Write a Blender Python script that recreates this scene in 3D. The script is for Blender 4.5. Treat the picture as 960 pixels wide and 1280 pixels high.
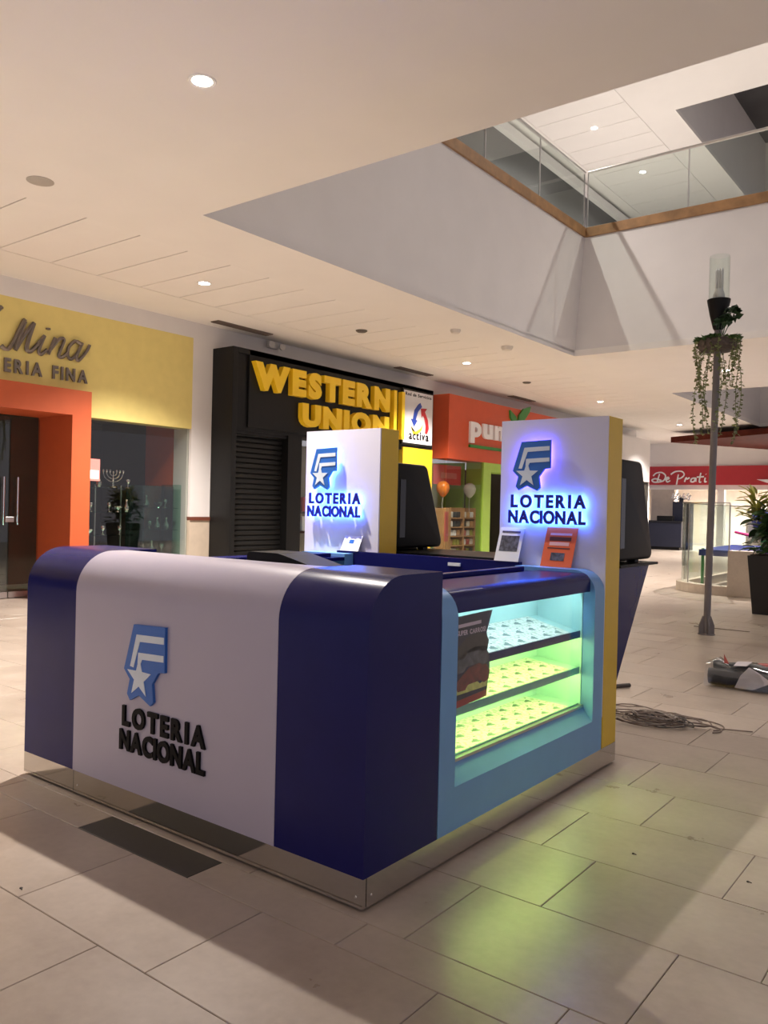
import bpy, bmesh, math, random
from mathutils import Vector, Matrix
random.seed(7)
S = bpy.context.scene
for o in list(bpy.data.objects): bpy.data.objects.remove(o)
COL = S.collection
PI = math.pi

# ------------------------------------------------------------------ camera
F_PX, YAW, PITCH, ROLL, CAM_H = 1019.67, 0.656245, -0.0047653, 0.0230466, 1.45
fw = Vector((-math.sin(YAW)*math.cos(PITCH), math.cos(YAW)*math.cos(PITCH), math.sin(PITCH)))
r0 = Vector((math.cos(YAW), math.sin(YAW), 0)); u0 = r0.cross(fw)
rt = math.cos(ROLL)*r0 + math.sin(ROLL)*u0; up = -math.sin(ROLL)*r0 + math.cos(ROLL)*u0
cam = bpy.data.cameras.new('camera'); camo = bpy.data.objects.new('camera', cam); COL.objects.link(camo)
cam.sensor_fit = 'HORIZONTAL'; cam.sensor_width = 36; cam.lens = F_PX/960*36; cam.clip_end = 200; cam.clip_start = 0.05
M4 = Matrix((rt, up, -fw)).transposed().to_4x4(); M4.translation = (0, 0, CAM_H); camo.matrix_world = M4
S.camera = camo
def project(p):
    d = Vector(p) - Vector((0, 0, CAM_H)); z = d.dot(fw)
    if z <= 0.05: return None
    return 480 + F_PX*d.dot(rt)/z, 640 - F_PX*d.dot(up)/z, z

# ------------------------------------------------------------------ world, exposure
w = bpy.data.worlds.new('mall_ambient'); S.world = w; w.use_nodes = True
bg = w.node_tree.nodes['Background']; bg.inputs[0].default_value = (0.88, 0.82, 0.92, 1); bg.inputs[1].default_value = 0.34
S.view_settings.view_transform = 'Standard'; S.view_settings.look = 'None'
S.view_settings.exposure = 0.62; S.view_settings.gamma = 1.0; S.view_settings.use_curve_mapping = False

# downlights: (x, y, z, watts, spot half angle, colour)
WARM = (1.0, 0.915, 0.85)
DOWNLIGHTS = [(-4.67, 3.81, 4.485, 1000, WARM, 105), (-8.87, 7.35, 4.485, 1500, WARM, 118), (-9.0, 14.37, 4.485, 1300, WARM, 118), (-8.95, 21.16, 4.485, 1100, WARM, 118),
              (-8.95, 27.81, 4.485, 1100, WARM, 118), (-4.79, 17.8, 4.485, 1300, WARM, 118), (-9.6, 31.6, 4.485, 1100, WARM, 118), (-6.0, 31.6, 4.485, 1100, WARM, 118),
              (-8.87, 0.4, 4.485, 2000, WARM, 118), (0.6, 17.8, 4.485, 900, WARM, 118),
              (-8.42, 19.12, 11.0, 900, WARM, 140), (-8.38, 22.35, 11.0, 900, WARM, 140), (-8.42, 12.0, 11.0, 900, WARM, 140), (-2.0, 17.0, 11.0, 900, WARM, 140), (-2.0, 9.0, 11.0, 350, WARM, 140)]  # last three unseen, kept for their light; final one added to brighten fascia

# ------------------------------------------------------------------ materials
MAT = {}
def mat(name, col, rough=0.5, metal=0.0, var=0.06, scale=6.0, emit=None, estr=0.0, bump=0.0, spec=0.5, coat=0.0):
    if name in MAT: return MAT[name]
    m = bpy.data.materials.new(name); m.use_nodes = True; nt = m.node_tree; b = nt.nodes['Principled BSDF']
    b.inputs['Roughness'].default_value = rough; b.inputs['Metallic'].default_value = metal
    b.inputs['Specular IOR Level'].default_value = spec; b.inputs['Coat Weight'].default_value = coat
    tc = nt.nodes.new('ShaderNodeTexCoord'); nz = nt.nodes.new('ShaderNodeTexNoise'); nz.inputs['Scale'].default_value = scale; nz.inputs['Detail'].default_value = 4
    nt.links.new(tc.outputs['Object'], nz.inputs['Vector'])
    rp = nt.nodes.new('ShaderNodeValToRGB'); e = rp.color_ramp.elements
    e[0].position = 0.3; e[1].position = 0.7
    e[0].color = tuple(c*(1-var) for c in col) + (1,); e[1].color = tuple(min(1, c*(1+var)) for c in col) + (1,)
    nt.links.new(nz.outputs['Fac'], rp.inputs['Fac']); nt.links.new(rp.outputs['Color'], b.inputs['Base Color'])
    if bump:
        bp = nt.nodes.new('ShaderNodeBump'); bp.inputs['Strength'].default_value = bump; bp.inputs['Distance'].default_value = 0.01
        nt.links.new(nz.outputs['Fac'], bp.inputs['Height']); nt.links.new(bp.outputs['Normal'], b.inputs['Normal'])
    if emit:
        b.inputs['Emission Color'].default_value = tuple(emit) + (1,); b.inputs['Emission Strength'].default_value = estr
    MAT[name] = m; return m
def glass(name, tint=(0.95, 0.98, 0.96), refl=0.10, rough=0.0):
    m = bpy.data.materials.new(name); m.use_nodes = True; nt = m.node_tree; nt.nodes.clear()
    out = nt.nodes.new('ShaderNodeOutputMaterial'); mx = nt.nodes.new('ShaderNodeMixShader'); tr = nt.nodes.new('ShaderNodeBsdfTransparent'); gl = nt.nodes.new('ShaderNodeBsdfGlossy')
    lw = nt.nodes.new('ShaderNodeLayerWeight'); lw.inputs['Blend'].default_value = 0.5
    pw = nt.nodes.new('ShaderNodeMath'); pw.operation = 'POWER'; pw.inputs[1].default_value = 4.0; nt.links.new(lw.outputs['Facing'], pw.inputs[0])
    ma = nt.nodes.new('ShaderNodeMath'); ma.operation = 'MULTIPLY_ADD'; ma.inputs[1].default_value = 0.6; ma.inputs[2].default_value = refl*0.5; nt.links.new(pw.outputs[0], ma.inputs[0])
    tr.inputs[0].default_value = tint + (1,); gl.inputs['Roughness'].default_value = rough
    nt.links.new(ma.outputs[0], mx.inputs[0]); nt.links.new(tr.outputs[0], mx.inputs[1]); nt.links.new(gl.outputs[0], mx.inputs[2]); nt.links.new(mx.outputs[0], out.inputs[0])
    MAT[name] = m; return m
def stone(name, c1, c2, rough=0.3):
    m = bpy.data.materials.new(name); m.use_nodes = True; nt = m.node_tree; b = nt.nodes['Principled BSDF']
    tc = nt.nodes.new('ShaderNodeTexCoord'); oi = nt.nodes.new('ShaderNodeObjectInfo')
    ge = nt.nodes.new('ShaderNodeNewGeometry')
    n1 = nt.nodes.new('ShaderNodeTexNoise'); n1.inputs['Scale'].default_value = 2.2; n1.inputs['Detail'].default_value = 6; n1.inputs['Roughness'].default_value = 0.65
    n2 = nt.nodes.new('ShaderNodeTexNoise'); n2.inputs['Scale'].default_value = 26; n2.inputs['Detail'].default_value = 3
    nt.links.new(ge.outputs['Position'], n1.inputs['Vector']); nt.links.new(ge.outputs['Position'], n2.inputs['Vector'])
    ad = nt.nodes.new('ShaderNodeMath'); ad.operation = 'MULTIPLY_ADD'; ad.inputs[1].default_value = 0.3
    nt.links.new(n2.outputs['Fac'], ad.inputs[0]); nt.links.new(n1.outputs['Fac'], ad.inputs[2])
    a2 = nt.nodes.new('ShaderNodeMath'); a2.operation = 'MULTIPLY_ADD'; a2.inputs[1].default_value = 0.14; nt.links.new(oi.outputs['Random'], a2.inputs[0]); nt.links.new(ad.outputs[0], a2.inputs[2])
    rp = nt.nodes.new('ShaderNodeValToRGB'); rp.color_ramp.elements[0].position = 0.42; rp.color_ramp.elements[1].position = 0.92
    rp.color_ramp.elements[0].color = c1 + (1,); rp.color_ramp.elements[1].color = c2 + (1,)
    nt.links.new(a2.outputs[0], rp.inputs['Fac']); nt.links.new(rp.outputs['Color'], b.inputs['Base Color'])
    rr = nt.nodes.new('ShaderNodeMapRange'); rr.inputs['To Min'].default_value = rough-0.06; rr.inputs['To Max'].default_value = rough+0.1
    nt.links.new(n1.outputs['Fac'], rr.inputs['Value']); nt.links.new(rr.outputs[0], b.inputs['Roughness'])
    MAT[name] = m; return m
stone('floor_stone', (0.335, 0.27, 0.218), (0.47, 0.395, 0.325), 0.28)
stone('dark_stone', (0.028, 0.024, 0.019), (0.05, 0.043, 0.034), 0.45)
stone('kerb_stone', (0.40, 0.33, 0.26), (0.52, 0.44, 0.36), 0.4)
mat('grout', (0.27, 0.22, 0.18), 0.8)
mat('ceiling_paint', (0.83, 0.80, 0.76), 0.8, var=0.015, scale=1.5)
mat('wall_paint', (0.74, 0.71, 0.69), 0.7, var=0.02, scale=2)
mat('beige_panel', (0.55, 0.46, 0.36), 0.5)
mat('mahogany', (0.16, 0.05, 0.03), 0.4)
mat('trim_wood', (0.36, 0.20, 0.085), 0.45, var=0.25, scale=5)
mat('dark_wood', (0.075, 0.02, 0.012), 0.5, var=0.2)
mat('canopy_wood', (0.085, 0.017, 0.010), 0.8, var=0.2, spec=0.08)
mat('shelf_trim', (0.22, 0.42, 0.48), 0.3, 0.5)
mat('yellow_paint', (0.76, 0.63, 0.22), 0.6, var=0.03)
mat('orange_paint', (0.50, 0.095, 0.028), 0.5, var=0.03)
mat('orange_sign', (0.58, 0.08, 0.022), 0.5, var=0.03)
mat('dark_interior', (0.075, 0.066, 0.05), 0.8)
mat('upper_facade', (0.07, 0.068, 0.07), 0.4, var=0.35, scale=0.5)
mat('black_panel', (0.006, 0.006, 0.006), 0.45, spec=0.3)
mat('shutter_black', (0.009, 0.009, 0.009), 0.5, spec=0.3)
mat('wu_yellow', (1.0, 0.64, 0.02), 0.4, var=0.03)
mat('yellow_board', (0.60, 0.40, 0.012), 0.5, var=0.03)
mat('kiosk_yellow', (0.72, 0.47, 0.02), 0.35, var=0.03)
mat('white_laminate', (0.47, 0.43, 0.52), 0.32, var=0.01)
mat('tower_white', (0.72, 0.70, 0.78), 0.45, var=0.01)
mat('navy_laminate', (0.010, 0.011, 0.105), 0.26, var=0.05, spec=0.2)
mat('sky_laminate', (0.16, 0.36, 0.66), 0.35, var=0.03)
mat('showcase_lining', (0.42, 0.66, 0.66), 0.5, var=0.02)
mat('mirror_steel', (0.55, 0.52, 0.49), 0.10, 1.0, var=0.03, scale=3, bump=0.04)
mat('brushed_steel', (0.55, 0.53, 0.52), 0.32, 1.0, var=0.06)
mat('silver', (0.85, 0.83, 0.80), 0.12, 1.0, var=0.03)
mat('grey_metal', (0.20, 0.185, 0.185), 0.45, 0.3)
mat('black_plastic', (0.007, 0.007, 0.007), 0.4, spec=0.18)
mat('black_gloss', (0.008, 0.008, 0.010), 0.12)
mat('logo_black', (0.006, 0.005, 0.006), 0.5, spec=0.12)
mat('logo_blue', (0.022, 0.14, 0.52), 0.4)
mat('logo_white', (0.72, 0.80, 0.86), 0.4)
mat('letter_navy', (0.012, 0.010, 0.30), 0.35)
mat('led_blue', (0.05, 0.08, 0.3), 0.5, emit=(0.10, 0.06, 1.0), estr=14)
mat('led_cyan', (0.05, 0.2, 0.4), 0.5, emit=(0.05, 0.16, 1.0), estr=22)
mat('led_cool', (0.8, 0.9, 1), 0.5, emit=(0.72, 1.0, 0.95), estr=24)
mat('led_lime', (0.8, 1, 0.5), 0.5, emit=(0.90, 1.0, 0.26), estr=20)
mat('lamp_lens', (1, 1, 1), 0.4, emit=(1.0, 0.95, 0.88), estr=30)
mat('lamp_trim', (0.8, 0.78, 0.75), 0.4)
mat('vent_dark', (0.12, 0.10, 0.085), 0.6)
mat('device_grey', (0.42, 0.39, 0.35), 0.6)
mat('device_white', (0.68, 0.65, 0.6), 0.5)
mat('sign_silver', (0.20, 0.17, 0.15), 0.35, 0.6)
mat('white_sign', (0.60, 0.58, 0.59), 0.45, var=0.01)
mat('pure_white', (0.80, 0.80, 0.82), 0.5, var=0.01)
mat('cream_white', (0.80, 0.72, 0.55), 0.5)
mat('arrow_blue', (0.02, 0.05, 0.30), 0.4); mat('arrow_red', (0.45, 0.015, 0.02), 0.4); mat('arrow_yellow', (0.75, 0.55, 0.03), 0.4)
mat('leaf_sign_green', (0.03, 0.22, 0.03), 0.5)
mat('lime_paint', (0.36, 0.58, 0.08), 0.5, var=0.03)
mat('red_sign', (0.42, 0.02, 0.03), 0.5, var=0.03)
mat('pink_red', (0.70, 0.09, 0.08), 0.5)
mat('pink_paper', (0.75, 0.25, 0.22), 0.6)
mat('cardboard', (0.50, 0.27, 0.11), 0.7, var=0.15)
mat('balloon_orange', (0.80, 0.22, 0.03), 0.25); mat('balloon_white', (0.66, 0.66, 0.60), 0.25)
mat('navy_counter', (0.012, 0.014, 0.03), 0.4)
mat('beige_column', (0.50, 0.44, 0.38), 0.6)
mat('cloth_grey', (0.045, 0.05, 0.055), 0.35, var=0.3, scale=12)
mat('banner_white', (0.62, 0.58, 0.60), 0.5, var=0.06)
mat('banner_red', (0.45, 0.09, 0.08), 0.5); mat('banner_teal', (0.16, 0.30, 0.28), 0.5); mat('banner_navy', (0.025, 0.03, 0.06), 0.4)
mat('cable_brown', (0.17, 0.125, 0.10), 0.6); mat('cable_grey', (0.30, 0.25, 0.21), 0.6); mat('cable_black', (0.05, 0.04, 0.035), 0.6)
mat('pot_black', (0.010, 0.009, 0.009), 0.35)
mat('pot_stone', (0.10, 0.075, 0.06), 0.75, var=0.3, scale=30)
mat('leaf_dark', (0.018, 0.05, 0.014), 0.4, var=0.4, scale=12)
mat('leaf_mid', (0.055, 0.12, 0.03), 0.45, var=0.3, scale=12)
mat('leaf_yellow', (0.38, 0.38, 0.06), 0.45, var=0.3, scale=8)
mat('vine_green', (0.17, 0.20, 0.07), 0.5, var=0.4, scale=20)
mat('stem_brown', (0.10, 0.075, 0.04), 0.7); mat('soil', (0.03, 0.02, 0.014), 0.95)
mat('bulb_white', (0.6, 0.58, 0.58), 0.3)
mat('play_blue', (0.02, 0.035, 0.17), 0.4); mat('play_green', (0.03, 0.24, 0.05), 0.4); mat('play_pink', (0.5, 0.03, 0.17), 0.4)
mat('petal_white', (0.8, 0.8, 0.82), 0.5)
mat('poster_navy', (0.022, 0.012, 0.055), 0.4, var=0.5, scale=9)
mat('car_dark', (0.03, 0.014, 0.014), 0.3, var=0.5, scale=30); mat('car_grey', (0.10, 0.09, 0.12), 0.3, var=0.5, scale=30); mat('car_red', (0.22, 0.02, 0.02), 0.3, var=0.4, scale=30)
mat('poster_flare', (0.75, 0.70, 0.22), 0.5, var=0.2, scale=30); mat('poster_red', (0.40, 0.02, 0.03), 0.4)
mat('poster_text', (0.72, 0.55, 0.70), 0.5)
mat('card_orange', (0.80, 0.13, 0.035), 0.5, var=0.02); mat('photo_print', (0.09, 0.09, 0.11), 0.4, var=0.8, scale=40); mat('print_dark', (0.10, 0.025, 0.02), 0.5); mat('print_pale', (0.82, 0.45, 0.36), 0.5)
glass('clear_glass', (0.96, 0.985, 0.97), 0.06)
glass('shop_glass', (0.86, 0.88, 0.86), 0.12)
glass('green_glass', (0.72, 0.88, 0.82), 0.14)
glass('rail_glass', (0.90, 0.94, 0.92), 0.10)
glass('plastic_wrap', (0.85, 0.86, 0.86), 0.25, 0.12)
def ticket_material():
    m = bpy.data.materials.new('ticket_print'); m.use_nodes = True; nt = m.node_tree; b = nt.nodes['Principled BSDF']; b.inputs['Roughness'].default_value = 0.5
    tc = nt.nodes.new('ShaderNodeTexCoord'); oi = nt.nodes.new('ShaderNodeObjectInfo'); sc = nt.nodes.new('ShaderNodeVectorMath'); sc.operation = 'ADD'
    nt.links.new(tc.outputs['Object'], sc.inputs[0]); nt.links.new(oi.outputs['Random'], sc.inputs[1])
    nz = nt.nodes.new('ShaderNodeTexNoise'); nz.inputs['Scale'].default_value = 55; nz.inputs['Detail'].default_value = 2; nt.links.new(sc.outputs[0], nz.inputs['Vector'])
    rp = nt.nodes.new('ShaderNodeValToRGB'); rp.color_ramp.elements[0].position = 0.36; rp.color_ramp.elements[1].position = 0.52
    rp.color_ramp.elements[0].color = (0.45, 0.47, 0.40, 1); rp.color_ramp.elements[1].color = (0.78, 0.78, 0.74, 1)
    nt.links.new(nz.outputs['Fac'], rp.inputs['Fac']); nt.links.new(rp.outputs['Color'], b.inputs['Base Color'])
    MAT['ticket_print'] = m
ticket_material()
mat('ticket_ink', (0.10, 0.16, 0.16), 0.5, var=0.6, scale=60)

# ------------------------------------------------------------------ mesh helpers
class MB:
    def __init__(s): s.v = []; s.f = []; s.smooth = []; s.mi = []
    def add(s, verts, faces, smooth=False, mi=0):
        n = len(s.v); s.v += [tuple(v) for v in verts]
        for f in faces: s.f.append([i+n for i in f]); s.smooth.append(smooth); s.mi.append(mi)
        return s
    def box(s, x0, x1, y0, y1, z0, z1, bev=0.0):
        if bev:
            bm = bmesh.new(); bmesh.ops.create_cube(bm, size=1)
            for v in bm.verts: v.co = ((x0+x1)/2+v.co.x*(x1-x0), (y0+y1)/2+v.co.y*(y1-y0), (z0+z1)/2+v.co.z*(z1-z0))
            bmesh.ops.bevel(bm, geom=bm.edges[:], offset=bev, segments=2, profile=0.5, affect='EDGES')
            bm.verts.index_update(); s.add([v.co[:] for v in bm.verts], [[v.index for v in f.verts] for f in bm.faces]); bm.free(); return s
        return s.add([(x0,y0,z0),(x1,y0,z0),(x1,y1,z0),(x0,y1,z0),(x0,y0,z1),(x1,y0,z1),(x1,y1,z1),(x0,y1,z1)],
                     [(0,3,2,1),(4,5,6,7),(0,1,5,4),(1,2,6,5),(2,3,7,6),(3,0,4,7)])
    def prism(s, poly, axis, a, b, smooth=False):
        """poly: 2D points in the two other axes (order x<y<z), extruded along axis from a to b"""
        n = len(poly)
        def P(p, t): return (t, p[0], p[1]) if axis == 0 else ((p[0], t, p[1]) if axis == 1 else (p[0], p[1], t))
        vs = [P(p, a) for p in poly] + [P(p, b) for p in poly]
        return s.add(vs, [list(range(n))[::-1], list(range(n, 2*n))] + [(i, (i+1) % n, n+(i+1) % n, n+i) for i in range(n)], smooth)
    def tube(s, pts, r, seg=8, closed=False, cap=True):
        pts = [Vector(p) for p in pts]; n = len(pts); rings = []; vs = []; fs = []
        rad = r if isinstance(r, (list, tuple)) else [r]*n
        prev = None
        for i, p in enumerate(pts):
            a = pts[(i-1) % n] if (closed or i > 0) else p; b = pts[(i+1) % n] if (closed or i < n-1) else p
            t = (b-a).normalized() if (b-a).length > 1e-9 else Vector((0, 0, 1))
            if prev is None: u = t.orthogonal().normalized()
            else:
                u = prev - t*prev.dot(t); u = u.normalized() if u.length > 1e-6 else t.orthogonal().normalized()
            prev = u; v = t.cross(u)
            for k in range(seg): vs.append(p + (u*math.cos(2*PI*k/seg) + v*math.sin(2*PI*k/seg))*rad[i])
        m = n if closed else n-1
        for i in range(m):
            for k in range(seg):
                j = (i+1) % n; fs.append((i*seg+k, i*seg+(k+1) % seg, j*seg+(k+1) % seg, j*seg+k))
        if cap and not closed: fs.append(list(range(seg))[::-1]); fs.append([(n-1)*seg+k for k in range(seg)])
        return s.add(vs, fs, True)
    def lathe(s, prof, c=(0, 0, 0), seg=24, smooth=True, caps=True):
        n = len(prof); vs = []; fs = []
        for (r, z) in prof:
            for k in range(seg): vs.append((c[0]+r*math.cos(2*PI*k/seg), c[1]+r*math.sin(2*PI*k/seg), c[2]+z))
        for i in range(n-1):
            for k in range(seg): fs.append((i*seg+k, i*seg+(k+1) % seg, (i+1)*seg+(k+1) % seg, (i+1)*seg+k))
        if caps and prof[0][0] > 1e-6: fs.append(list(range(seg))[::-1])
        if caps and prof[-1][0] > 1e-6: fs.append([(n-1)*seg+k for k in range(seg)])
        return s.add(vs, fs, smooth)
WL = {}
def link(name, me, loc, parent):
    o = bpy.data.objects.new(name, me); COL.objects.link(o)
    if parent is not None:
        o.parent = parent; o.location = Vector(loc) - WL.get(parent, Vector((0, 0, 0)))
    else: o.location = loc
    WL[o] = Vector(loc); return o
def build(mb, name, m, parent=None, label=None, cat=None, group=None, kind=None, origin=None):
    """mb in world coordinates -> one mesh object with a centred origin"""
    xs = list(zip(*mb.v)); c = Vector([(min(a)+max(a))/2 for a in xs]) if origin is None else Vector(origin)
    me = bpy.data.meshes.new(name); me.from_pydata([tuple(Vector(v)-c) for v in mb.v], [], mb.f)
    for mm in (m if isinstance(m, (list, tuple)) else [m]): me.materials.append(MAT[mm])
    for p, s_, i_ in zip(me.polygons, mb.smooth, mb.mi): p.use_smooth = s_; p.material_index = i_
    bm = bmesh.new(); bm.from_mesh(me); bmesh.ops.recalc_face_normals(bm, faces=bm.faces[:]); bm.to_mesh(me); bm.free(); me.update()
    if any(mb.smooth): 
        try: me.set_sharp_from_angle(angle=math.radians(40))
        except Exception: pass
    o = link(name, me, c, parent); tag(o, label, cat, group, kind); return o
def tag(o, label=None, cat=None, group=None, kind=None):
    if label: o['label'] = label
    if cat: o['category'] = cat
    if group: o['group'] = group
    if kind: o['kind'] = kind
    return o
def thing(name, loc, label, cat, group=None, kind=None):
    o = bpy.data.objects.new(name, None); COL.objects.link(o); o.location = loc; o.empty_display_size = 0.1; WL[o] = Vector(loc)
    return tag(o, label, cat, group, kind)
def part(name, m, parent, **k):
    """shortcut: box part"""
    return build(MB().box(*k['b'], bev=k.get('bev', 0)), name, m, parent, label=k.get('label'), kind=k.get('kind'))
def copy_thing(root, loc, **tags):
    r = root.copy(); COL.objects.link(r); r.location = loc; WL[r] = Vector(loc)
    for ch in list(root.children):
        c = ch.copy(); COL.objects.link(c); c.parent = r
        for g in list(ch.children):
            d = g.copy(); COL.objects.link(d); d.parent = c
    for k, v in tags.items(): r[k] = v
    return r
def arc(cx, cy, r, a0, a1, n=8): return [(cx+r*math.cos(math.radians(a0+(a1-a0)*i/n)), cy+r*math.sin(math.radians(a0+(a1-a0)*i/n))) for i in range(n+1)]

# --- lettering: each letter its own mesh, filled outline from the built-in font
def glyph(ch, offset=0.0, shear=0.0):
    cu = bpy.data.curves.new('t', 'FONT'); cu.body = ch; cu.size = 1; cu.offset = offset; cu.shear = shear; cu.extrude = 0.5; cu.resolution_u = 4
    o = bpy.data.objects.new('t', cu); COL.objects.link(o); dg = bpy.context.evaluated_depsgraph_get(); dg.update()
    me = bpy.data.meshes.new_from_object(o.evaluated_get(dg)); bpy.data.objects.remove(o); bpy.data.curves.remove(cu)
    vs = [v.co.copy() for v in me.vertices]; fs = [list(p.vertices) for p in me.polygons]; bpy.data.meshes.remove(me)
    return vs, fs
CAP = {}
def letters(text, O, R, U, width, height, depth, m, parent, offset=0.02, shear=0.0, gap=0.16, space=0.45, off=0.0, joined=None, back=None, xheight=False, squeeze_min=None, label=None):
    """text as separate letter objects on the plane O,R,U ; width None = natural; back = material of a glowing back plate"""
    O, R, U = Vector(O), Vector(R), Vector(U); N = R.cross(U)
    key = (offset, shear, xheight)
    if key not in CAP:
        vs, _ = glyph('x' if xheight else 'H', offset, shear); CAP[key] = (min(v.y for v in vs), max(v.y for v in vs))
    y0, y1 = CAP[key]; sc = height/(y1-y0); gl = []; x = 0
    for ch in text:
        if ch == ' ': x += space/sc*height if False else space; continue
        vs, fs = glyph(ch, offset, shear); a = min(v.x for v in vs); b = max(v.x for v in vs)
        gl.append((ch, vs, fs, x-a)); x += (b-a)+gap
    tot = x-gap; sx = sc if width is None else width/tot
    J = MB(); outs = []
    for ch, vs, fs, dx in gl:
        pv = [O + R*((v.x+dx)*sx) + U*((v.y-y0)*sc) + N*(off+(v.z+0.5)*depth) for v in vs]
        if joined: J.add(pv, fs); continue
        o = build(MB().add(pv, fs), 'letter', m, parent, label=label); outs.append(o)
        if back:
            vs2, fs2 = glyph(ch, max(offset-0.012, 0), shear)
            pv2 = [O + R*((v.x+dx)*sx) + U*((v.y-y0)*sc) + N*(off-0.006+(v.z+0.5)*0.005) for v in vs2]
            build(MB().add(pv2, fs2), 'letter_backlight', back, parent)
    if joined: outs.append(build(J, joined, m, parent, label=label))
    return outs
def plane_poly(poly, O, R, U, d0, d1):
    """2D polygon on the plane O,R,U as a solid between normal offsets d0,d1"""
    O, R, U = Vector(O), Vector(R), Vector(U); N = R.cross(U); n = len(poly)
    vs = [O+R*p[0]+U*p[1]+N*d0 for p in poly] + [O+R*p[0]+U*p[1]+N*d1 for p in poly]
    return MB().add(vs, [list(range(n))[::-1], list(range(n, 2*n))] + [(i, (i+1) % n, n+(i+1) % n, n+i) for i in range(n)])
def strokes(lines, O, R, U, r, d0, squash=1.0, N=None):
    O, R, U = Vector(O), Vector(R), Vector(U); N = R.cross(U); mb = MB()
    for ln in lines:
        # catmull-rom smoothing
        P = [Vector((p[0], p[1])) for p in ln]; out = []
        for i in range(len(P)-1):
            p0 = P[max(i-1, 0)]; p1 = P[i]; p2 = P[i+1]; p3 = P[min(i+2, len(P)-1)]
            for k in range(5):
                t = k/5; out.append(0.5*((2*p1)+(p2-p0)*t+(2*p0-5*p1+4*p2-p3)*t*t+(3*p1-p0-3*p2+p3)*t*t*t))
        out.append(P[-1]); mb.tube([O+R*q.x+U*q.y+N*d0 for q in out], r, 6)
    return mb
X_, Y_, Z_ = Vector((1, 0, 0)), Vector((0, 1, 0)), Vector((0, 0, 1))

# ================================================================== SETTING
C = 4.485; WX = -10.9; VX = -6.81; VY0, VY1 = 5.6, 14.8
# ---- floor
floor = build(MB().box(-14, 4, -2.5, 46, -0.2, -0.010), 'floor', 'grout', kind='structure')  # edges cut short out of view so ambient light reaches the ceiling
TW, GAP = 0.755, 0.003
rows = []
y = 2.055
for k in range(9): rows.append((y-0.4975, y, (-1.335 if k % 2 == 0 else -1.582))); y -= 0.4975
rows.append((2.055, 2.235, -0.995))
y = 2.235
for k in range(86): rows.append((y, y+0.505, (-1.595 if k % 2 == 0 else -1.343))); y += 0.505
def tile_mesh(wd, dp):
    mb = MB(); h = 0.010; b = 0.002
    mb.add([(-wd/2, -dp/2, -h), (wd/2, -dp/2, -h), (wd/2, dp/2, -h), (-wd/2, dp/2, -h), (-wd/2, -dp/2, -b), (wd/2, -dp/2, -b), (wd/2, dp/2, -b), (-wd/2, dp/2, -b),
            (-wd/2+b, -dp/2+b, 0), (wd/2-b, -dp/2+b, 0), (wd/2-b, dp/2-b, 0), (-wd/2+b, dp/2-b, 0)],
           [(8, 9, 10, 11), (4, 5, 9, 8), (5, 6, 10, 9), (6, 7, 11, 10), (7, 4, 8, 11), (0, 1, 5, 4), (1, 2, 6, 5), (2, 3, 7, 6), (3, 0, 4, 7)])
    me = bpy.data.meshes.new('floor_tile'); me.from_pydata(mb.v, [], mb.f); me.materials.append(MAT['floor_stone']); return me
tm = {}; far = MB(); near_n = 0
for (y0, y1, ph) in rows:
    dp = round(y1-y0-GAP, 4)
    n0 = math.floor((-13.9-ph)/TW); n1 = math.floor((4-ph)/TW)
    for n in range(n0, n1):
        x0 = ph+n*TW; x1 = x0+TW; cx, cy = (x0+x1)/2, (y0+y1)/2
        p = project((cx, cy, 0)); dark = (abs(y0-2.055) < 1e-6 and abs(x0+3.26) < 0.05)
        vis = p is not None and -90 < p[0] < 1050 and -50 < p[1] < 1420 and p[2] < 11.0
        hid = (-4.1 < cx < -1.85 and 2.6 < cy < 4.5) or (cx < -4.6 and cy > 3.2 and p is not None and p[0] > 40 and p[0] < 740)
        if (vis and not hid and near_n < 290) or dark:
            if dp not in tm: tm[dp] = tile_mesh(TW-GAP, dp)
            me = tm[dp]
            if dark: me = tm[dp].copy(); me.materials.clear(); me.materials.append(MAT['dark_stone'])
            o = link('floor_tile', me, (cx, cy, 0), floor); near_n += 1
            if dark: o['label'] = 'dark stone tile set into the narrow floor strip'
        else:
            a, b, c_, d = x0+GAP/2, x1-GAP/2, y0+GAP/2, y1-GAP/2
            far.add([(a, c_, 0), (b, c_, 0), (b, d, 0), (a, d, 0), (a, c_, -.01), (b, c_, -.01), (b, d, -.01), (a, d, -.01)], [(0, 1, 2, 3), (4, 5, 1, 0), (5, 6, 2, 1), (6, 7, 3, 2), (7, 4, 0, 3)])
build(far, 'distant_floor_tiles', 'floor_stone', floor, kind='stuff')

# ---- ground floor ceiling with two voids and a strip of boards
PX0, PX1 = -9.80, -7.92
mb = MB(); T = 0.12
for (x0, x1, y0, y1) in ((-14, PX0-0.016, -7, 36), (PX1, VX, -7, 36), (VX, 9, -7, VY0), (VX, 3.0, VY1, 20.46), (VX, 3.0, 29.47, 36), (3.0, 9, VY0, 36)):
    mb.box(x0, x1, y0, y1, C, C+T)
mb.box(PX0-0.016, PX1, -7, 36, C+0.045, C+T)
ceil = build(mb, 'ceiling', 'ceiling_paint', kind='structure')
bm_me = None
for k in range(-9, 44):
    ya = 4.945+0.677*k
    o = build(MB().box(PX0, PX1, ya+0.009, ya+0.677-0.009, C, C+0.045), 'ceiling_board', 'ceiling_paint', ceil) if bm_me is None else link('ceiling_board', bm_me, ((PX0+PX1)/2, ya+0.3385, C+0.0225), ceil)
    bm_me = o.data
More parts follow.
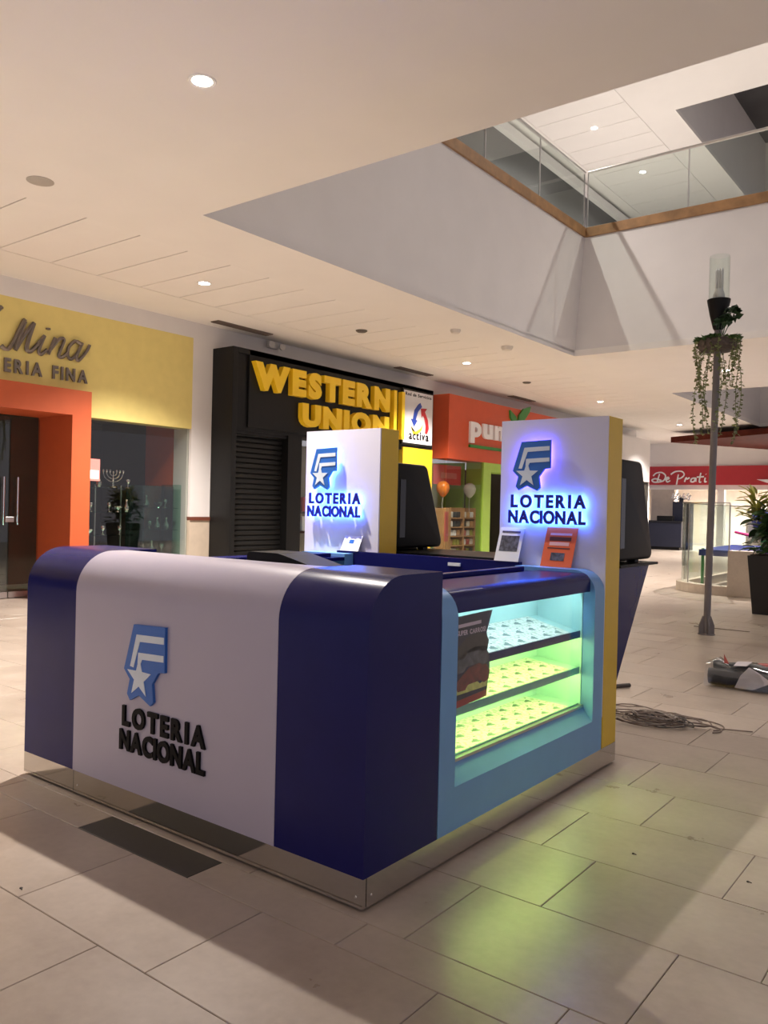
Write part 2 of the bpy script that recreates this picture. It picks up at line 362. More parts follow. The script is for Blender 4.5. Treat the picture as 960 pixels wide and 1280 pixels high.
# fascias of the voids (bulkheads)
UF = 6.88
mb = MB()
mb.box(VX-0.15, VX, VY0-0.15, VY1+0.5, C+T, UF)
mb.box(VX-0.001, VX, VY0, VY1, C, C+T)
mb.prism([(VY1, C+0.001), (VY1+0.34, UF), (VY1+0.5, UF), (VY1+0.5, C+0.001)], 0, VX, 3.0)
mb.box(VX, 3.0, VY0-0.15, VY0, C+T, UF); mb.box(3.0, 3.15, VY0-0.15, VY1+0.5, C+T, UF)
build(mb, 'wall_atrium', 'wall_paint', kind='structure')
mb = MB()
mb.box(VX-0.15, VX, 20.3, 29.6, C+T, UF); mb.box(VX, 3.0, 29.47, 29.62, C+T, UF); mb.box(VX, 3.0, 20.31, 20.46, C+T, UF); mb.box(3.0, 3.15, 20.3, 29.6, C+T, UF)
build(mb, 'wall_atrium_far', 'wall_paint', kind='structure')
# upper floor slab
mb = MB()
for (x0, x1, y0, y1) in ((-14, VX-0.15, -7, 36), (VX-0.15, 3.15, -7, VY0-0.15), (VX-0.15, 3.15, VY1+0.5, 20.3), (3.15, 9, -7, 36), (VX-0.15, 3.15, 29.62, 36)): mb.box(x0, x1, y0, y1, UF-0.12, UF)
build(mb, 'floor_upper', 'wall_paint', kind='structure')
# wood edge trim
for i, b in enumerate(((VX-0.16, VX+0.035, VY0-0.15, VY1+0.34, UF, UF+0.19), (VX+0.035, 3.0, VY1+0.305, VY1+0.5, UF, UF+0.19))):
    build(MB().box(*b, bev=0.01), 'trim_%d' % (i+1), 'trim_wood', kind='structure')
# balustrades on the upper floor
def balustrade(label, p0, p1, n, z0):
    p0, p1 = Vector(p0), Vector(p1); d = (p1-p0)/n; u = d.normalized(); nrm = Vector((-u.y, u.x, 0))
    t = thing('glass_balustrade', (p0.x, p0.y, z0), label, 'balustrade')
    for i in range(n):
        a = p0+d*i+u*0.01; b = p0+d*(i+1)-u*0.01; vs = []
        for z in (z0, z0+1.10):
            for q, s in ((a, -1), (b, -1), (b, 1), (a, 1)): vs.append((q.x+nrm.x*0.006*s, q.y+nrm.y*0.006*s, z))
        build(MB().add(vs, [(0, 3, 2, 1), (4, 5, 6, 7), (0, 1, 5, 4), (1, 2, 6, 5), (2, 3, 7, 6), (3, 0, 4, 7)]), 'glass_pane', 'rail_glass', t)
    for i in range(n+1):
        q = p0+d*i; po = build(MB().tube([(q.x, q.y, z0), (q.x, q.y, z0+1.09)], 0.014, 8), 'post', 'brushed_steel', t)
    build(MB().tube([(p0.x, p0.y, z0+1.12), (p1.x, p1.y, z0+1.12)], 0.028, 10), 'handrail', 'brushed_steel', t)
balustrade('glass balustrade with steel handrail beside the dark upper shopfront', (VX-0.04, VY0, 0), (VX-0.04, VY1+0.36, 0), 5, UF+0.18)
balustrade('glass balustrade with steel handrail across the far side of the atrium', (VX+0.03, VY1+0.38, 0), (3.0, VY1+0.38, 0), 5, UF+0.18)
# upper ceiling, upper shopfront
CU = 11.0
mb = MB()
for (x0, x1, y0, y1) in ((-14, -9.6, -7, 40), (-7.3, -6.5, -7, 40), (-6.5, 9, -7, 19.34), (-6.5, 9, 28, 40), (3, 9, 19.34, 28)): mb.box(x0, x1, y0, y1, CU, CU+0.1)
mb.box(-9.6, -7.3, -7, 40, CU+0.02, CU+0.1)
uc = build(mb, 'ceiling_upper', 'ceiling_paint', kind='structure')
bm_me = None
for k in range(0, 52):
    ya = -6.9+0.9*k
    o = build(MB().box(-9.588, -7.312, ya+0.008, ya+0.892, CU, CU+0.022), 'ceiling_board', 'ceiling_paint', uc) if bm_me is None else link('ceiling_board', bm_me, (-8.45, ya+0.45, CU+0.011), uc)
    bm_me = o.data
mb = MB(); mb.box(-6.6, -6.5, 19.24, 28.1, CU+0.1, CU+2.4); mb.box(-6.5, 3, 19.24, 19.34, CU+0.1, CU+2.4); mb.box(-6.5, 3, 28, 28.1, CU+0.1, CU+2.4); mb.box(3, 3.1, 19.24, 28.1, CU+0.1, CU+2.4)
build(mb, 'wall_skylight', 'wall_paint', kind='structure')
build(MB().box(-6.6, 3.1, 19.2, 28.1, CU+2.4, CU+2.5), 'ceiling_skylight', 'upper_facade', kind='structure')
mb = MB(); mb.box(-10.3, -10.05, -7, 40, UF, CU); build(mb, 'wall_upper_left', 'upper_facade', kind='structure')
build(MB().box(-10.06, -9.9, -7, 40, CU-0.35, CU-0.12), 'trim_20', 'wall_paint', kind='structure')

# ---- ceiling fittings
def downlight(i, x, y, z, watts, colr, cone):
    vis = project((x, y, z)); 
    t = thing('downlight', (x, y, z), 'round recessed downlight shining from the ceiling', 'ceiling light', 'recessed downlights')
    build(MB().lathe([(0.074, -0.004), (0.098, -0.008), (0.105, 0.0), (0.074, 0.0)], (x, y, z), 20, caps=False), 'trim_ring', 'lamp_trim', t)
    build(MB().lathe([(0.0, -0.003), (0.076, -0.003), (0.076, 0.004), (0.0, 0.004)], (x, y, z), 20), 'lens', 'lamp_lens', t)
    L = bpy.data.lights.new('downlight_beam', 'SPOT'); L.energy = watts; L.color = colr; L.spot_size = math.radians(cone); L.spot_blend = 1.0; L.shadow_soft_size = 0.04
    lo = bpy.data.objects.new('downlight_beam', L); COL.objects.link(lo); lo.parent = t; lo.location = (0, 0, -0.03)
DLAB = {0: 'bright downlight in the ceiling above the lottery kiosk', 1: 'downlight set in the ceiling boards before the yellow shopfront', 5: 'downlight above the curved glass enclosure', 10: 'upper floor downlight above the atrium', 11: 'upper floor downlight above the atrium'}
for i, d in enumerate(DOWNLIGHTS):
    downlight(i, *d)
    o = [q for q in bpy.data.objects if q.name.startswith('downlight') and q.type == 'EMPTY' and (q.location-Vector(d[:3])).length < 1e-3][0]
    o['label'] = DLAB.get(i, 'small downlight in the long boarded ceiling of the mall'); 
    if i >= 10: o['label'] = DLAB[10]; o['group'] = 'upper floor downlights'
    elif i in DLAB: del o['group']
def disc(name, x, y, r, h, m, label, cat, group=None):
    build(MB().lathe([(r*0.75, C-h), (r, C-h*0.4), (r, C), (0, C)], (x, y, 0), 20), name, m, None, label, cat, group)
disc('ceiling_speaker', -7.39, 4.12, 0.125, 0.012, 'device_grey', 'round grey ceiling speaker in the plain ceiling near the atrium corner', 'speaker')
disc('smoke_detector', -8.9, 10.81, 0.10, 0.03, 'vent_dark', 'dark round detector in the ceiling boards above the black shopfront', 'smoke detector')
disc('smoke_detector', -9.1, 17.2, 0.10, 0.03, 'vent_dark', 'dark round detector in the ceiling boards above the orange shopfront', 'smoke detector')
disc('smoke_detector', -7.45, 13.28, 0.11, 0.07, 'device_white', 'white detector on the ceiling beside the atrium edge', 'smoke detector', 'white detectors beside the atrium')
disc('smoke_detector', -7.5, 11.6, 0.09, 0.06, 'device_white', 'white detector on the ceiling beside the atrium edge', 'smoke detector', 'white detectors beside the atrium')
for (ys, lab) in ((8.95, 'slotted air vent in the ceiling left above the black shopfront'), (14.0, 'slotted air vent in the ceiling above the square white sign'), (19.0, 'slotted air vent in the ceiling above the orange shopfront')):
    t = thing('air_vent', (-10.52, ys+0.63, C), lab, 'vent', 'slotted ceiling air vents')
    build(MB().box(-10.62, -10.42, ys, ys+1.26, C-0.004, C), 'backing', 'vent_dark', t)
    for k in range(4): build(MB().box(-10.61+0.05*k, -10.585+0.05*k, ys, ys+1.26, C-0.018, C-0.003), 'slat', 'cable_brown', t)
# emergency light
t = thing('emergency_light', (-10.8, 10.55, 4.40), 'white emergency light with two round heads above the black shopfront', 'emergency light')
build(MB().box(-10.9, -10.82, 10.50, 10.72, 4.34, 4.47, bev=0.01), 'housing', 'device_white', t)
for yy in (10.50, 10.78):
    h = build(MB().lathe([(0.03, 0), (0.06, 0.05), (0.06, 0.09), (0, 0.09)], (0, 0, 0), 14), 'head', 'device_white', t)
    h.rotation_euler = (0, PI/2, -0.3); h.location = Vector((-10.78, yy, 4.38))-WL[t]

# ================================================================== LEFT SHOP ROW
# wall behind: plain white bulkhead + pilasters
mb = MB()
mb.box(WX-0.3, WX, -7, 8.83, 4.22, C); mb.box(WX-0.3, WX, 8.83, 9.27, 1.23, C); mb.box(WX-0.3, WX, 9.27, 29.1, 4.0, C); mb.box(WX-0.3, WX, 15.225, 15.79, 0, 4.0)
build(mb, 'wall_left', 'wall_paint', kind='structure')
build(MB().box(WX-0.3, WX, 8.83, 9.27, 0, 1.17), 'wall_left_panel', 'beige_panel', kind='structure')
build(MB().box(WX-0.3, WX+0.02, 8.83, 9.27, 1.17, 1.23), 'trim_30', 'mahogany', kind='structure')
# ---- jewellery shop
build(MB().box(WX-0.3, WX-0.002, -7, 8.83, 2.70, 4.22), 'wall_shop_yellow', 'yellow_paint', kind='structure')
mb = MB(); mb.box(-13.6, -13.5, -7, 9.2, 0, 4); mb.box(-13.5, WX-0.3, -7, 9.2, 2.9, 3.0); mb.box(-13.5, -12.1, 8.85, 8.95, 0, 2.9)
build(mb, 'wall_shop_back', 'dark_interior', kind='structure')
build(MB().box(-11.32, WX-0.075, 8.80, 8.829, 0.5, 2.7), 'wall_window_end', 'wall_paint', kind='structure')
build(MB().box(-12.1, -11.32, 8.80, 8.93, 0, 2.9), 'wall_window_column', 'orange_paint', kind='structure')
mb = MB(); mb.box(-11.66, -10.75, 6.557, 6.86, 0, 3.055); mb.box(-11.66, -10.75, 3.7, 6.557, 2.69, 3.055); mb.box(-11.66, -10.75, 3.4, 3.7, 0, 3.055)
build(mb, 'trim_31', 'orange_paint', kind='structure')
d1 = thing('door_1', (-11.62, 6.1, 0), 'frameless glass double door inside the orange portal', 'door', kind='structure')
for (a, b) in ((6.11, 6.55), (5.2, 6.09)):
    build(MB().box(-11.626, -11.614, a, b, 0.10, 2.66), 'glass_leaf', 'shop_glass', d1); build(MB().box(-11.64, -11.60, a, b, 0.012, 0.10), 'bottom_rail', 'brushed_steel', d1)
for yy in (5.99, 6.20):
    build(MB().tube([(-11.56, yy, 1.08), (-11.56, yy, 1.78)], 0.016, 8).tube([(-11.61, yy, 1.2), (-11.56, yy, 1.2)], 0.01, 6).tube([(-11.61, yy, 1.66), (-11.56, yy, 1.66)], 0.01, 6), 'door_handle', 'silver', d1)
build(MB().box(-11.60, -11.57, 6.03, 6.16, 1.12, 1.20, bev=0.008), 'lock', 'brushed_steel', d1)
w1 = thing('window_1', (WX, 7.85, 0.5), 'shop window with silverware on glass shelves', 'window', kind='structure')
build(MB().box(WX-0.07, WX-0.058, 6.86, 8.83, 0.50, 2.70), 'glass_pane', 'shop_glass', w1)
build(MB().box(-11.3, WX, 6.86, 8.83, 0, 0.50), 'sill', 'wall_paint', w1)
# shop sign
sg = thing('shop_sign', (WX, 6.1, 3.2), 'silver script shop name and block lettering on the yellow wall', 'sign')
letters('ERIA FINA', (WX, 5.60, 3.185), Y_, Z_, 1.255, 0.19, 0.03, 'sign_silver', sg, offset=0.035, gap=0.22, space=0.55, off=0.015)
def script(lines, O, sx, sz, r, name, m, parent): return build(strokes([[(p[0]*sx, p[1]*sz) for p in l] for l in lines], O, Y_, Z_, r, 0.035), name, m, parent)
OM = (WX, 5.55, 3.50)
# M i n a as slanted brush strokes (units metres, slanting)
script([[(0.0, 0.03), (0.06, -0.01), (0.14, 0.05), (0.30, 0.42), (0.33, 0.44)], [(0.33, 0.44), (0.27, 0.25), (0.20, 0.0)], [(0.20, 0.0), (0.33, 0.25), (0.46, 0.44)], [(0.46, 0.44), (0.39, 0.2), (0.36, 0.04), (0.42, 0.02), (0.52, 0.14)]], OM, 1, 0.95, 0.030, 'letter', 'sign_silver', sg)
script([[(0.52, 0.14), (0.62, 0.27)], [(0.62, 0.27), (0.54, 0.06), (0.57, 0.0), (0.66, 0.08)]], OM, 1, 1, 0.026, 'letter', 'sign_silver', sg)
build(MB().lathe([(0.0, 0), (0.035, 0.01), (0.035, 0.03), (0, 0.035)], (WX+0.02, 6.23, 3.86), 10), 'letter_dot', 'sign_silver', sg)
script([[(0.68, 0.02), (0.78, 0.27)], [(0.72, 0.10), (0.84, 0.26), (0.92, 0.26), (0.84, 0.04), (0.89, 0.01), (0.97, 0.08)]], OM, 1, 1, 0.026, 'letter', 'sign_silver', sg)
script([[(1.20, 0.24), (1.10, 0.28), (1.00, 0.18), (0.98, 0.05), (1.04, 0.01), (1.14, 0.12), (1.21, 0.27)], [(1.21, 0.27), (1.12, 0.06), (1.16, 0.01), (1.28, 0.16), (1.33, 0.26)]], OM, 1, 1, 0.026, 'letter', 'sign_silver', sg)
script([[(-0.3, 0.36), (-0.15, 0.40), (0.0, 0.55)]], OM, 1, 1, 0.030, 'letter', 'sign_silver', sg)
# sticker on the glass
st = thing('window_sticker', (WX-0.05, 7.05, 1.78), 'pink and white notice stuck inside the silverware window', 'sticker')
build(MB().box(WX-0.057, WX-0.05, 6.93, 7.15, 1.76, 2.09), 'paper', 'pink_paper', st); build(MB().box(WX-0.05, WX-0.046, 6.95, 7.13, 1.79, 1.92), 'white_field', 'pure_white', st)
# shelves and silver
gs = thing('glass_shelf_unit', (-11.35, 7.5, 0.5), 'low glass shelf unit behind the window beside the orange portal', 'shelf')
for z in (1.28, 0.92): build(MB().box(-11.55, -11.1, 6.95, 7.92, z, z+0.012), 'shelf', 'green_glass', gs)
for yy in (6.96, 7.43, 7.90): build(MB().box(-11.52, -11.50, yy, yy+0.02, 0.5, 1.72), 'upright', 'brushed_steel', gs)
build(MB().box(-11.55, -11.1, 6.95, 7.92, 1.66, 1.672), 'shelf', 'green_glass', gs)
gc = thing('glass_cabinet', (-11.25, 8.4, 0.5), 'green edged glass display cabinet at the end of the window', 'cabinet')
for b in ((-11.5, -11.05, 8.00, 8.012, 0.5, 1.72), (-11.5, -11.05, 8.70, 8.76, 0.5, 1.76), (-11.5, -11.49, 8.0, 8.76, 0.5, 1.74), (-11.05, -11.042, 8.0, 8.6, 0.5, 1.72)): build(MB().box(*b), 'glass_side', 'green_glass', gc)
for z in (0.62, 1.0, 1.36): build(MB().box(-11.49, -11.05, 8.012, 8.70, z, z+0.012), 'shelf', 'green_glass', gc)
build(MB().box(-11.5, -11.05, 8.0, 8.76, 0.5, 0.56), 'plinth', 'wall_paint', gc)
# menorah
mn = thing('menorah', (-11.3, 7.62, 1.6728), 'silver seven branched candlestick on the glass shelf', 'candlestick')
build(MB().lathe([(0.07, 0), (0.06, 0.02), (0.015, 0.04), (0.012, 0.10), (0.02, 0.12), (0.01, 0.14), (0.01, 0.24), (0.016, 0.26), (0, 0.26)], (-11.3, 7.62, 1.6728), 14), 'stem', 'silver', mn)
for k, rr in enumerate((0.06, 0.12, 0.18)):
    pts = [(-11.3, 7.62+rr*math.cos(a), 1.672+0.24-rr*0.8*math.sin(a)) for a in [PI*j/14 for j in range(15)]]
    build(MB().tube(pts, 0.008, 6), 'branch', 'silver', mn)
    for s in (-1, 1): build(MB().lathe([(0.006, 0), (0.018, 0.02), (0.014, 0.05), (0, 0.05)], (-11.3, 7.62+s*rr, 1.672+0.235), 8), 'candle_cup', 'silver', mn)
def goblet(): 
    return [(0.035, 0), (0.03, 0.008), (0.008, 0.02), (0.008, 0.06), (0.03, 0.085), (0.036, 0.13), (0.03, 0.14), (0, 0.13)]
def vase(): return [(0.03, 0), (0.045, 0.03), (0.05, 0.08), (0.02, 0.13), (0.016, 0.18), (0.028, 0.2), (0, 0.2)]
def bowl(): return [(0.03, 0), (0.02, 0.02), (0.06, 0.05), (0.075, 0.09), (0.07, 0.09), (0, 0.06)]
SIL = {'silver_goblet': (goblet(), 'small silver goblet', 'goblet'), 'silver_vase': (vase(), 'slim silver vase', 'vase'), 'silver_bowl': (bowl(), 'footed silver bowl', 'bowl')}
proto = {}
def silver(kind, x, y, z, place):
    prof, lab, cat = SIL[kind]
    if kind not in proto:
        o = build(MB().lathe(prof, (x, y, z), 16), kind, 'silver', None, origin=(x, y, z)); proto[kind] = o
    else: o = proto[kind].copy(); COL.objects.link(o); o.location = (x, y, z)
    o['label'] = lab+' '+place; o['category'] = cat; o['group'] = 'silverware in the shop window'
for y_, k_ in ((7.02, 'silver_vase'), (7.18, 'silver_goblet'), (7.5, 'silver_goblet'), (7.66, 'silver_bowl'), (7.82, 'silver_vase')): silver(k_, -11.22, y_, 1.2928, 'on the middle shelf under the menorah')
for y_, k_ in ((7.15, 'silver_bowl'), (7.4, 'silver_goblet'), (7.7, 'silver_goblet')): silver(k_, -11.22, y_, 0.9328, 'on the lowest shelf under the menorah')
silver('silver_vase', -11.3, 7.36, 1.6728, 'beside the menorah'); silver('silver_goblet', -11.25, 7.86, 1.6728, 'beside the menorah')
for y_, z_, k_ in ((8.18, 1.3728, 'silver_vase'), (8.42, 1.3728, 'silver_bowl'), (8.55, 1.3728, 'silver_goblet')): silver(k_, -11.2, y_, z_, 'on the top shelf of the green glass cabinet')
for y_, z_, k_ in ((8.25, 1.0128, 'silver_goblet'), (8.40, 1.0128, 'silver_vase'), (8.58, 1.0128, 'silver_vase')): silver(k_, -11.2, y_, z_, 'on the middle shelf of the green glass cabinet')
for y_, z_, k_ in ((8.3, 0.6328, 'silver_vase'), (8.5, 0.6328, 'silver_goblet')): silver(k_, -11.2, y_, z_, 'on the bottom shelf of the green glass cabinet')

# ---- black money transfer shop
FX = -10.38
bs = thing('black_shopfront', (FX, 12.2, 0), 'black boxed shopfront with roller shutter below the yellow letters', 'shopfront')
build(MB().box(WX+0.002, FX-0.04, 9.27, 15.2, 2.72, 4.11), 'fascia', 'black_panel', bs)
build(MB().box(WX+0.002, FX, 9.25, 9.36, 0, 4.11, bev=0.006), 'end_pier', 'black_panel', bs)
build(MB().box(FX-0.04, FX, 9.62, 15.2, 2.78, 4.11, bev=0.006), 'sign_board', 'black_panel', bs)
build(MB().box(FX-0.04, FX, 9.36, 15.2, 4.02, 4.11), 'top_edge', 'black_panel', bs)
build(MB().box(WX, FX-0.02, 10.62, 10.98, 0, 2.72), 'pier', 'black_panel', bs)
build(MB().box(WX-0.1, FX, 14.1, 15.22, 0, 2.78, bev=0.006), 'yellow_panel', 'yellow_board', bs)
sl = MB(); smesh = None
for k in range(30):
    zz = 0.02+0.09*k
    prof = [(FX-0.20, zz), (FX-0.178, zz+0.012), (FX-0.172, zz+0.045), (FX-0.178, zz+0.078), (FX-0.20, zz+0.09)]
    o = build(MB().prism(prof, 1, 9.36, 10.62), 'shutter_slat', 'shutter_black', bs) if smesh is None else link('shutter_slat', smesh, (smc.x, smc.y, smc.z+0.09*k), bs)
    if smesh is None: smesh = o.data; smc = WL[o].copy()
build(MB().box(FX-0.21, FX-0.06, 9.36, 10.62, 2.66, 2.74), 'shutter_box', 'black_panel', bs)
# open section with lit shelf behind the pier
build(MB().box(-12.0, -11.9, 10.98, 14.1, 0, 2.72), 'back_wall', 'beige_panel', bs)
build(MB().box(-11.9, -11.5, 11.0, 14.0, 1.30, 1.34), 'shelf', 'dark_wood', bs); build(MB().box(-11.9, -11.5, 11.0, 14.0, 0.9, 0.94), 'shelf', 'dark_wood', bs)
build(MB().box(FX-0.12, FX-0.108, 10.98, 14.1, 0.0, 2.72), 'glass_pane', 'shop_glass', bs)
pr_ = None
for k in range(8):
    z_ = 1.34 if k % 2 else 0.94; o = build(MB().box(-11.7, -11.52, 11.2+0.34*(k//2), 11.42+0.34*(k//2), z_+0.001, z_+0.3, bev=0.01), 'carton', 'pink_red' if k % 2 else 'pure_white', None, 'small %s carton on the shelf behind the black pier' % ('red' if k % 2 else 'white'), 'carton', 'cartons behind the black pier')
ws = thing('letter_sign', (FX, 11.6, 3.4), 'large yellow WESTERN UNION letters on the black fascia', 'sign')
letters('WESTERN', (FX, 9.66, 3.44), Y_, Z_, 3.80, 0.475, 0.11, 'wu_yellow', ws, offset=0.07, gap=0.09)
letters('UNION', (FX, 10.84, 2.915), Y_, Z_, 2.60, 0.42, 0.11, 'wu_yellow', ws, offset=0.07, gap=0.09)
for yy in (13.60, 13.88): build(MB().box(FX, FX+0.11, yy, yy+0.10, 2.92, 3.92), 'bar', 'wu_yellow', ws)
sq = thing('square_sign', (FX+0.02, 14.55, 2.86), 'square white sign with blue red and yellow arrows and the word activa', 'sign')
build(MB().box(FX, FX+0.05, 13.98, 15.14, 2.83, 4.03, bev=0.008), 'frame', 'black_panel', sq)
build(MB().box(FX+0.05, FX+0.056, 14.02, 15.10, 2.87, 3.99), 'face', 'white_sign', sq)
SO = (FX+0.056, 14.02, 2.87)
letters('Red de Servicios', SO+Vector((0, 0.05, 1.01)) if False else (FX+0.056, 14.07, 3.885), Y_, Z_, 0.97, 0.07, 0.004, 'logo_black', sq, offset=0.01, gap=0.12, space=0.4, joined='lettering')
letters('activa', (FX+0.056, 14.22, 2.95), Y_, Z_, 0.74, 0.13, 0.008, 'logo_black', sq, offset=0.022, gap=0.12, xheight=True, joined='lettering')
build(plane_poly([(0.52, 0.86), (0.60, 0.90), (0.66, 0.82), (0.52, 0.70), (0.44, 0.52), (0.50, 0.50), (0.38, 0.36), (0.26, 0.52), (0.33, 0.52), (0.38, 0.72)], SO, Y_, Z_, 0, 0.006), 'arrow', 'arrow_blue', sq)
build(plane_poly([(0.62, 0.78), (0.86, 0.80), (0.78, 0.72), (0.90, 0.55), (0.94, 0.36), (0.88, 0.24), (0.80, 0.24), (0.82, 0.42), (0.76, 0.58), (0.70, 0.64), (0.66, 0.58)], SO, Y_, Z_, 0, 0.006), 'arrow', 'arrow_red', sq)
build(plane_poly([(0.26, 0.38), (0.30, 0.28), (0.44, 0.26), (0.62, 0.34), (0.72, 0.44), (0.66, 0.30), (0.50, 0.20), (0.34, 0.20)], SO, Y_, Z_, 0, 0.006), 'arrow', 'arrow_yellow', sq)

# ---- orange shop with lime frame
os_ = thing('orange_shopfront', (FX, 18.8, 0), 'orange shopfront with lime green frame next to the black shopfront', 'shopfront')
build(MB().box(WX+0.002, FX, 15.86, 21.8, 2.64, 4.14, bev=0.006), 'fascia', 'orange_sign', os_)
build(MB().box(WX, FX, 15.86, 17.5, 0, 0.34), 'base_panel', 'lime_paint', os_)
build(MB().box(WX, FX-0.01, 17.5, 17.86, 0, 2.64), 'green_pillar', 'lime_paint', os_)
build(MB().box(WX, FX-0.01, 17.86, 21.8, 2.42, 2.64), 'green_header', 'lime_paint', os_)
build(MB().box(FX-0.06, FX-0.048, 15.9, 17.5, 0.34, 2.64), 'glass_pane', 'shop_glass', os_)
build(MB().box(FX-0.5, FX-0.06, 15.86, 15.874, 0.34, 2.64), 'glass_pane', 'shop_glass', os_)
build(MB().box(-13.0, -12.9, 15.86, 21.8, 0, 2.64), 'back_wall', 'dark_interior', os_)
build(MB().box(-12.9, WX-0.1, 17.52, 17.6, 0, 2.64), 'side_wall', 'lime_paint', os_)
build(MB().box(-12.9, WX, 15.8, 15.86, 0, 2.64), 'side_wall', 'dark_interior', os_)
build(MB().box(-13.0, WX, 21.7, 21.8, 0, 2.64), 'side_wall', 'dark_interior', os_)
pg = thing('letter_sign', (FX, 17.5, 3.1), 'white lowercase letters with green leaf and underline on the orange fascia', 'sign')
letters('pun', (FX, 16.74, 3.22), Y_, Z_, 1.62, 0.36, 0.06, 'pure_white', pg, offset=0.05, gap=0.09, xheight=True)
build(MB().box(FX, FX+0.05, 16.74, 19.3, 2.96, 3.03), 'underline', 'leaf_sign_green', pg)
for poly in ([(0, 0), (0.30, 0.10), (0.62, 0.38), (0.70, 0.55), (0.30, 0.45), (0.05, 0.25)], [(-0.02, 0.02), (-0.10, 0.20), (-0.42, 0.34), (-0.40, 0.15), (-0.2, 0.0)]):
    build(plane_poly(poly, (FX, 19.1, 3.72), Y_, Z_, 0, 0.05), 'leaf', 'leaf_sign_green', pg)
ps = thing('red_poster', (FX-0.45, 16.2, 2.1), 'red poster hanging behind the orange shop window', 'poster')
build(MB().box(FX-0.47, FX-0.45, 15.94, 17.15, 2.05, 2.52), 'sheet', 'pink_red', ps); build(MB().box(FX-0.45, FX-0.447, 16.25, 16.95, 2.20, 2.34), 'lettering', 'pink_paper', ps)
for (yy, m_, nm) in ((16.06, 'balloon_orange', 'orange'), (17.25, 'balloon_white', 'white')):
    b = thing('balloon', (FX-0.25, yy, 1.49), '%s balloon on a string above the snack shelves' % nm, 'balloon')
    build(MB().lathe([(0.0, -0.19), (0.06, -0.16), (0.14, -0.06), (0.16, 0.04), (0.13, 0.13), (0.06, 0.18), (0, 0.19)], (FX-0.25, yy, 1.93), 18), 'body', m_, b)
    build(MB().tube([(FX-0.25, yy, 1.75), (FX-0.25, yy-0.02, 1.6), (FX-0.25, yy, 1.40)], 0.006, 5), 'string', 'balloon_white', b)
# snack displays
def rack(y0, y1, lab, mcol):
    t = thing('snack_rack', (FX-0.35, (y0+y1)/2, 0.34), lab, 'display stand')
    for yy in (y0, y1-0.03): build(MB().box(FX-0.55, FX-0.15, yy, yy+0.03, 0.34, 1.5), 'side_panel', mcol, t)
    build(MB().box(FX-0.57, FX-0.55, y0, y1, 0.34, 1.5), 'back_panel', mcol, t)
    for k in range(5): build(MB().box(FX-0.55, FX-0.14, y0+0.03, y1-0.03, 0.36+0.22*k, 0.38+0.22*k), 'shelf', mcol, t)
    return t
rack(16.25, 16.85, 'cardboard snack rack with grey and green packets', 'cardboard'); rack(16.85, 17.4, 'cardboard snack rack with brown and white packets', 'cardboard')
PK = [('device_white', 'pale'), ('leaf_yellow', 'green'), ('cardboard', 'brown'), ('pure_white', 'white'), ('cloth_grey', 'grey'), ('banner_red', 'red')]
random.seed(3); pk = {}
for (y0, nm) in ((16.29, 'first'), (16.89, 'second')):
    for k in range(5):
        for j in range(3):
            m_, cn = PK[random.randrange(6)] if nm == 'second' else PK[(k+random.randrange(2)) % 5]
            lab = '%s snack packet on the %s rack behind the orange shop window' % (cn, 'left' if nm == 'first' else 'right')
            lab = '%s snack packet on the cardboard rack %s' % (cn, 'below the orange balloon' if nm == 'first' else 'below the white balloon')
            loc = (FX-0.24, y0+0.078+0.160*j, 0.38+0.22*k+0.0730)
            if m_ not in pk: pk[m_] = build(MB().box(loc[0]-.05, loc[0]+.05, loc[1]-.07, loc[1]+.07, loc[2]-.07, loc[2]+.07, bev=0.015), 'snack_packet', m_, None); o = pk[m_]
            else: o = pk[m_].copy(); COL.objects.link(o); o.location = loc
            tag(o, lab, 'packet', 'snack packets on the cardboard racks')
cb = thing('carton_column', (FX-0.25, 16.05, 0.34), 'tall orange printed carton column beside the snack racks', 'display stand')
build(MB().box(FX-0.38, FX-0.14, 15.92, 16.2, 0.34, 1.48, bev=0.01), 'carton_body', 'cardboard', cb); build(MB().box(FX-0.14, FX-0.135, 15.98, 16.14, 0.7, 1.40), 'print_panel', 'banner_red', cb)
# next unit, pale
pu = thing('pale_shopfront', (FX, 25.4, 0), 'pale grey shopfront beyond the orange one', 'shopfront')
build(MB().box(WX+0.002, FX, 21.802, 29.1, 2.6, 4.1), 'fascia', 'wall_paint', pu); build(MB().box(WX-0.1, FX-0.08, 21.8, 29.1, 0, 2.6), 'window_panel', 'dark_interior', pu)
for k in range(5): build(MB().box(FX-0.08, FX, 21.8+1.8*k, 21.9+1.8*k, 0, 2.6), 'mullion', 'brushed_steel', pu)

# ================================================================== FAR DEPARTMENT STORE
DY = 35.0
build(MB().box(-13.9, 6, DY, DY+0.3, 2.52, C), 'wall_far', 'wall_paint', kind='structure')
ds = thing('department_store_sign', (-10.5, DY, 2.7), 'long red band with white script De Prati above the far shop entrance', 'sign')
build(MB().box(-13.9, 6, DY-0.12, DY, 2.72, 3.50), 'band', 'red_sign', ds)
SP = (-12.32, DY-0.12, 2.82)
def ds_letter(lines): return build(strokes(lines, SP, X_, Z_, 0.032, 0.03), 'letter', 'pure_white', ds)
ds_letter([[(0.32, 0.36), (0.22, 0.02)], [(0.05, 0.28), (0.18, 0.40), (0.42, 0.42), (0.58, 0.28), (0.50, 0.08), (0.28, 0.02), (0.08, 0.02), (0.0, 0.10), (0.15, 0.16), (0.4, 0.08)]])
ds_letter([[(0.60, 0.12), (0.72, 0.16), (0.68, 0.22), (0.60, 0.14), (0.66, 0.02), (0.78, 0.08)]])
ds_letter([[(1.12, 0.34), (1.05, -0.10)], [(0.80, 0.34), (1.0, 0.46), (1.26, 0.46), (1.36, 0.32), (1.22, 0.18), (1.08, 0.16)]])
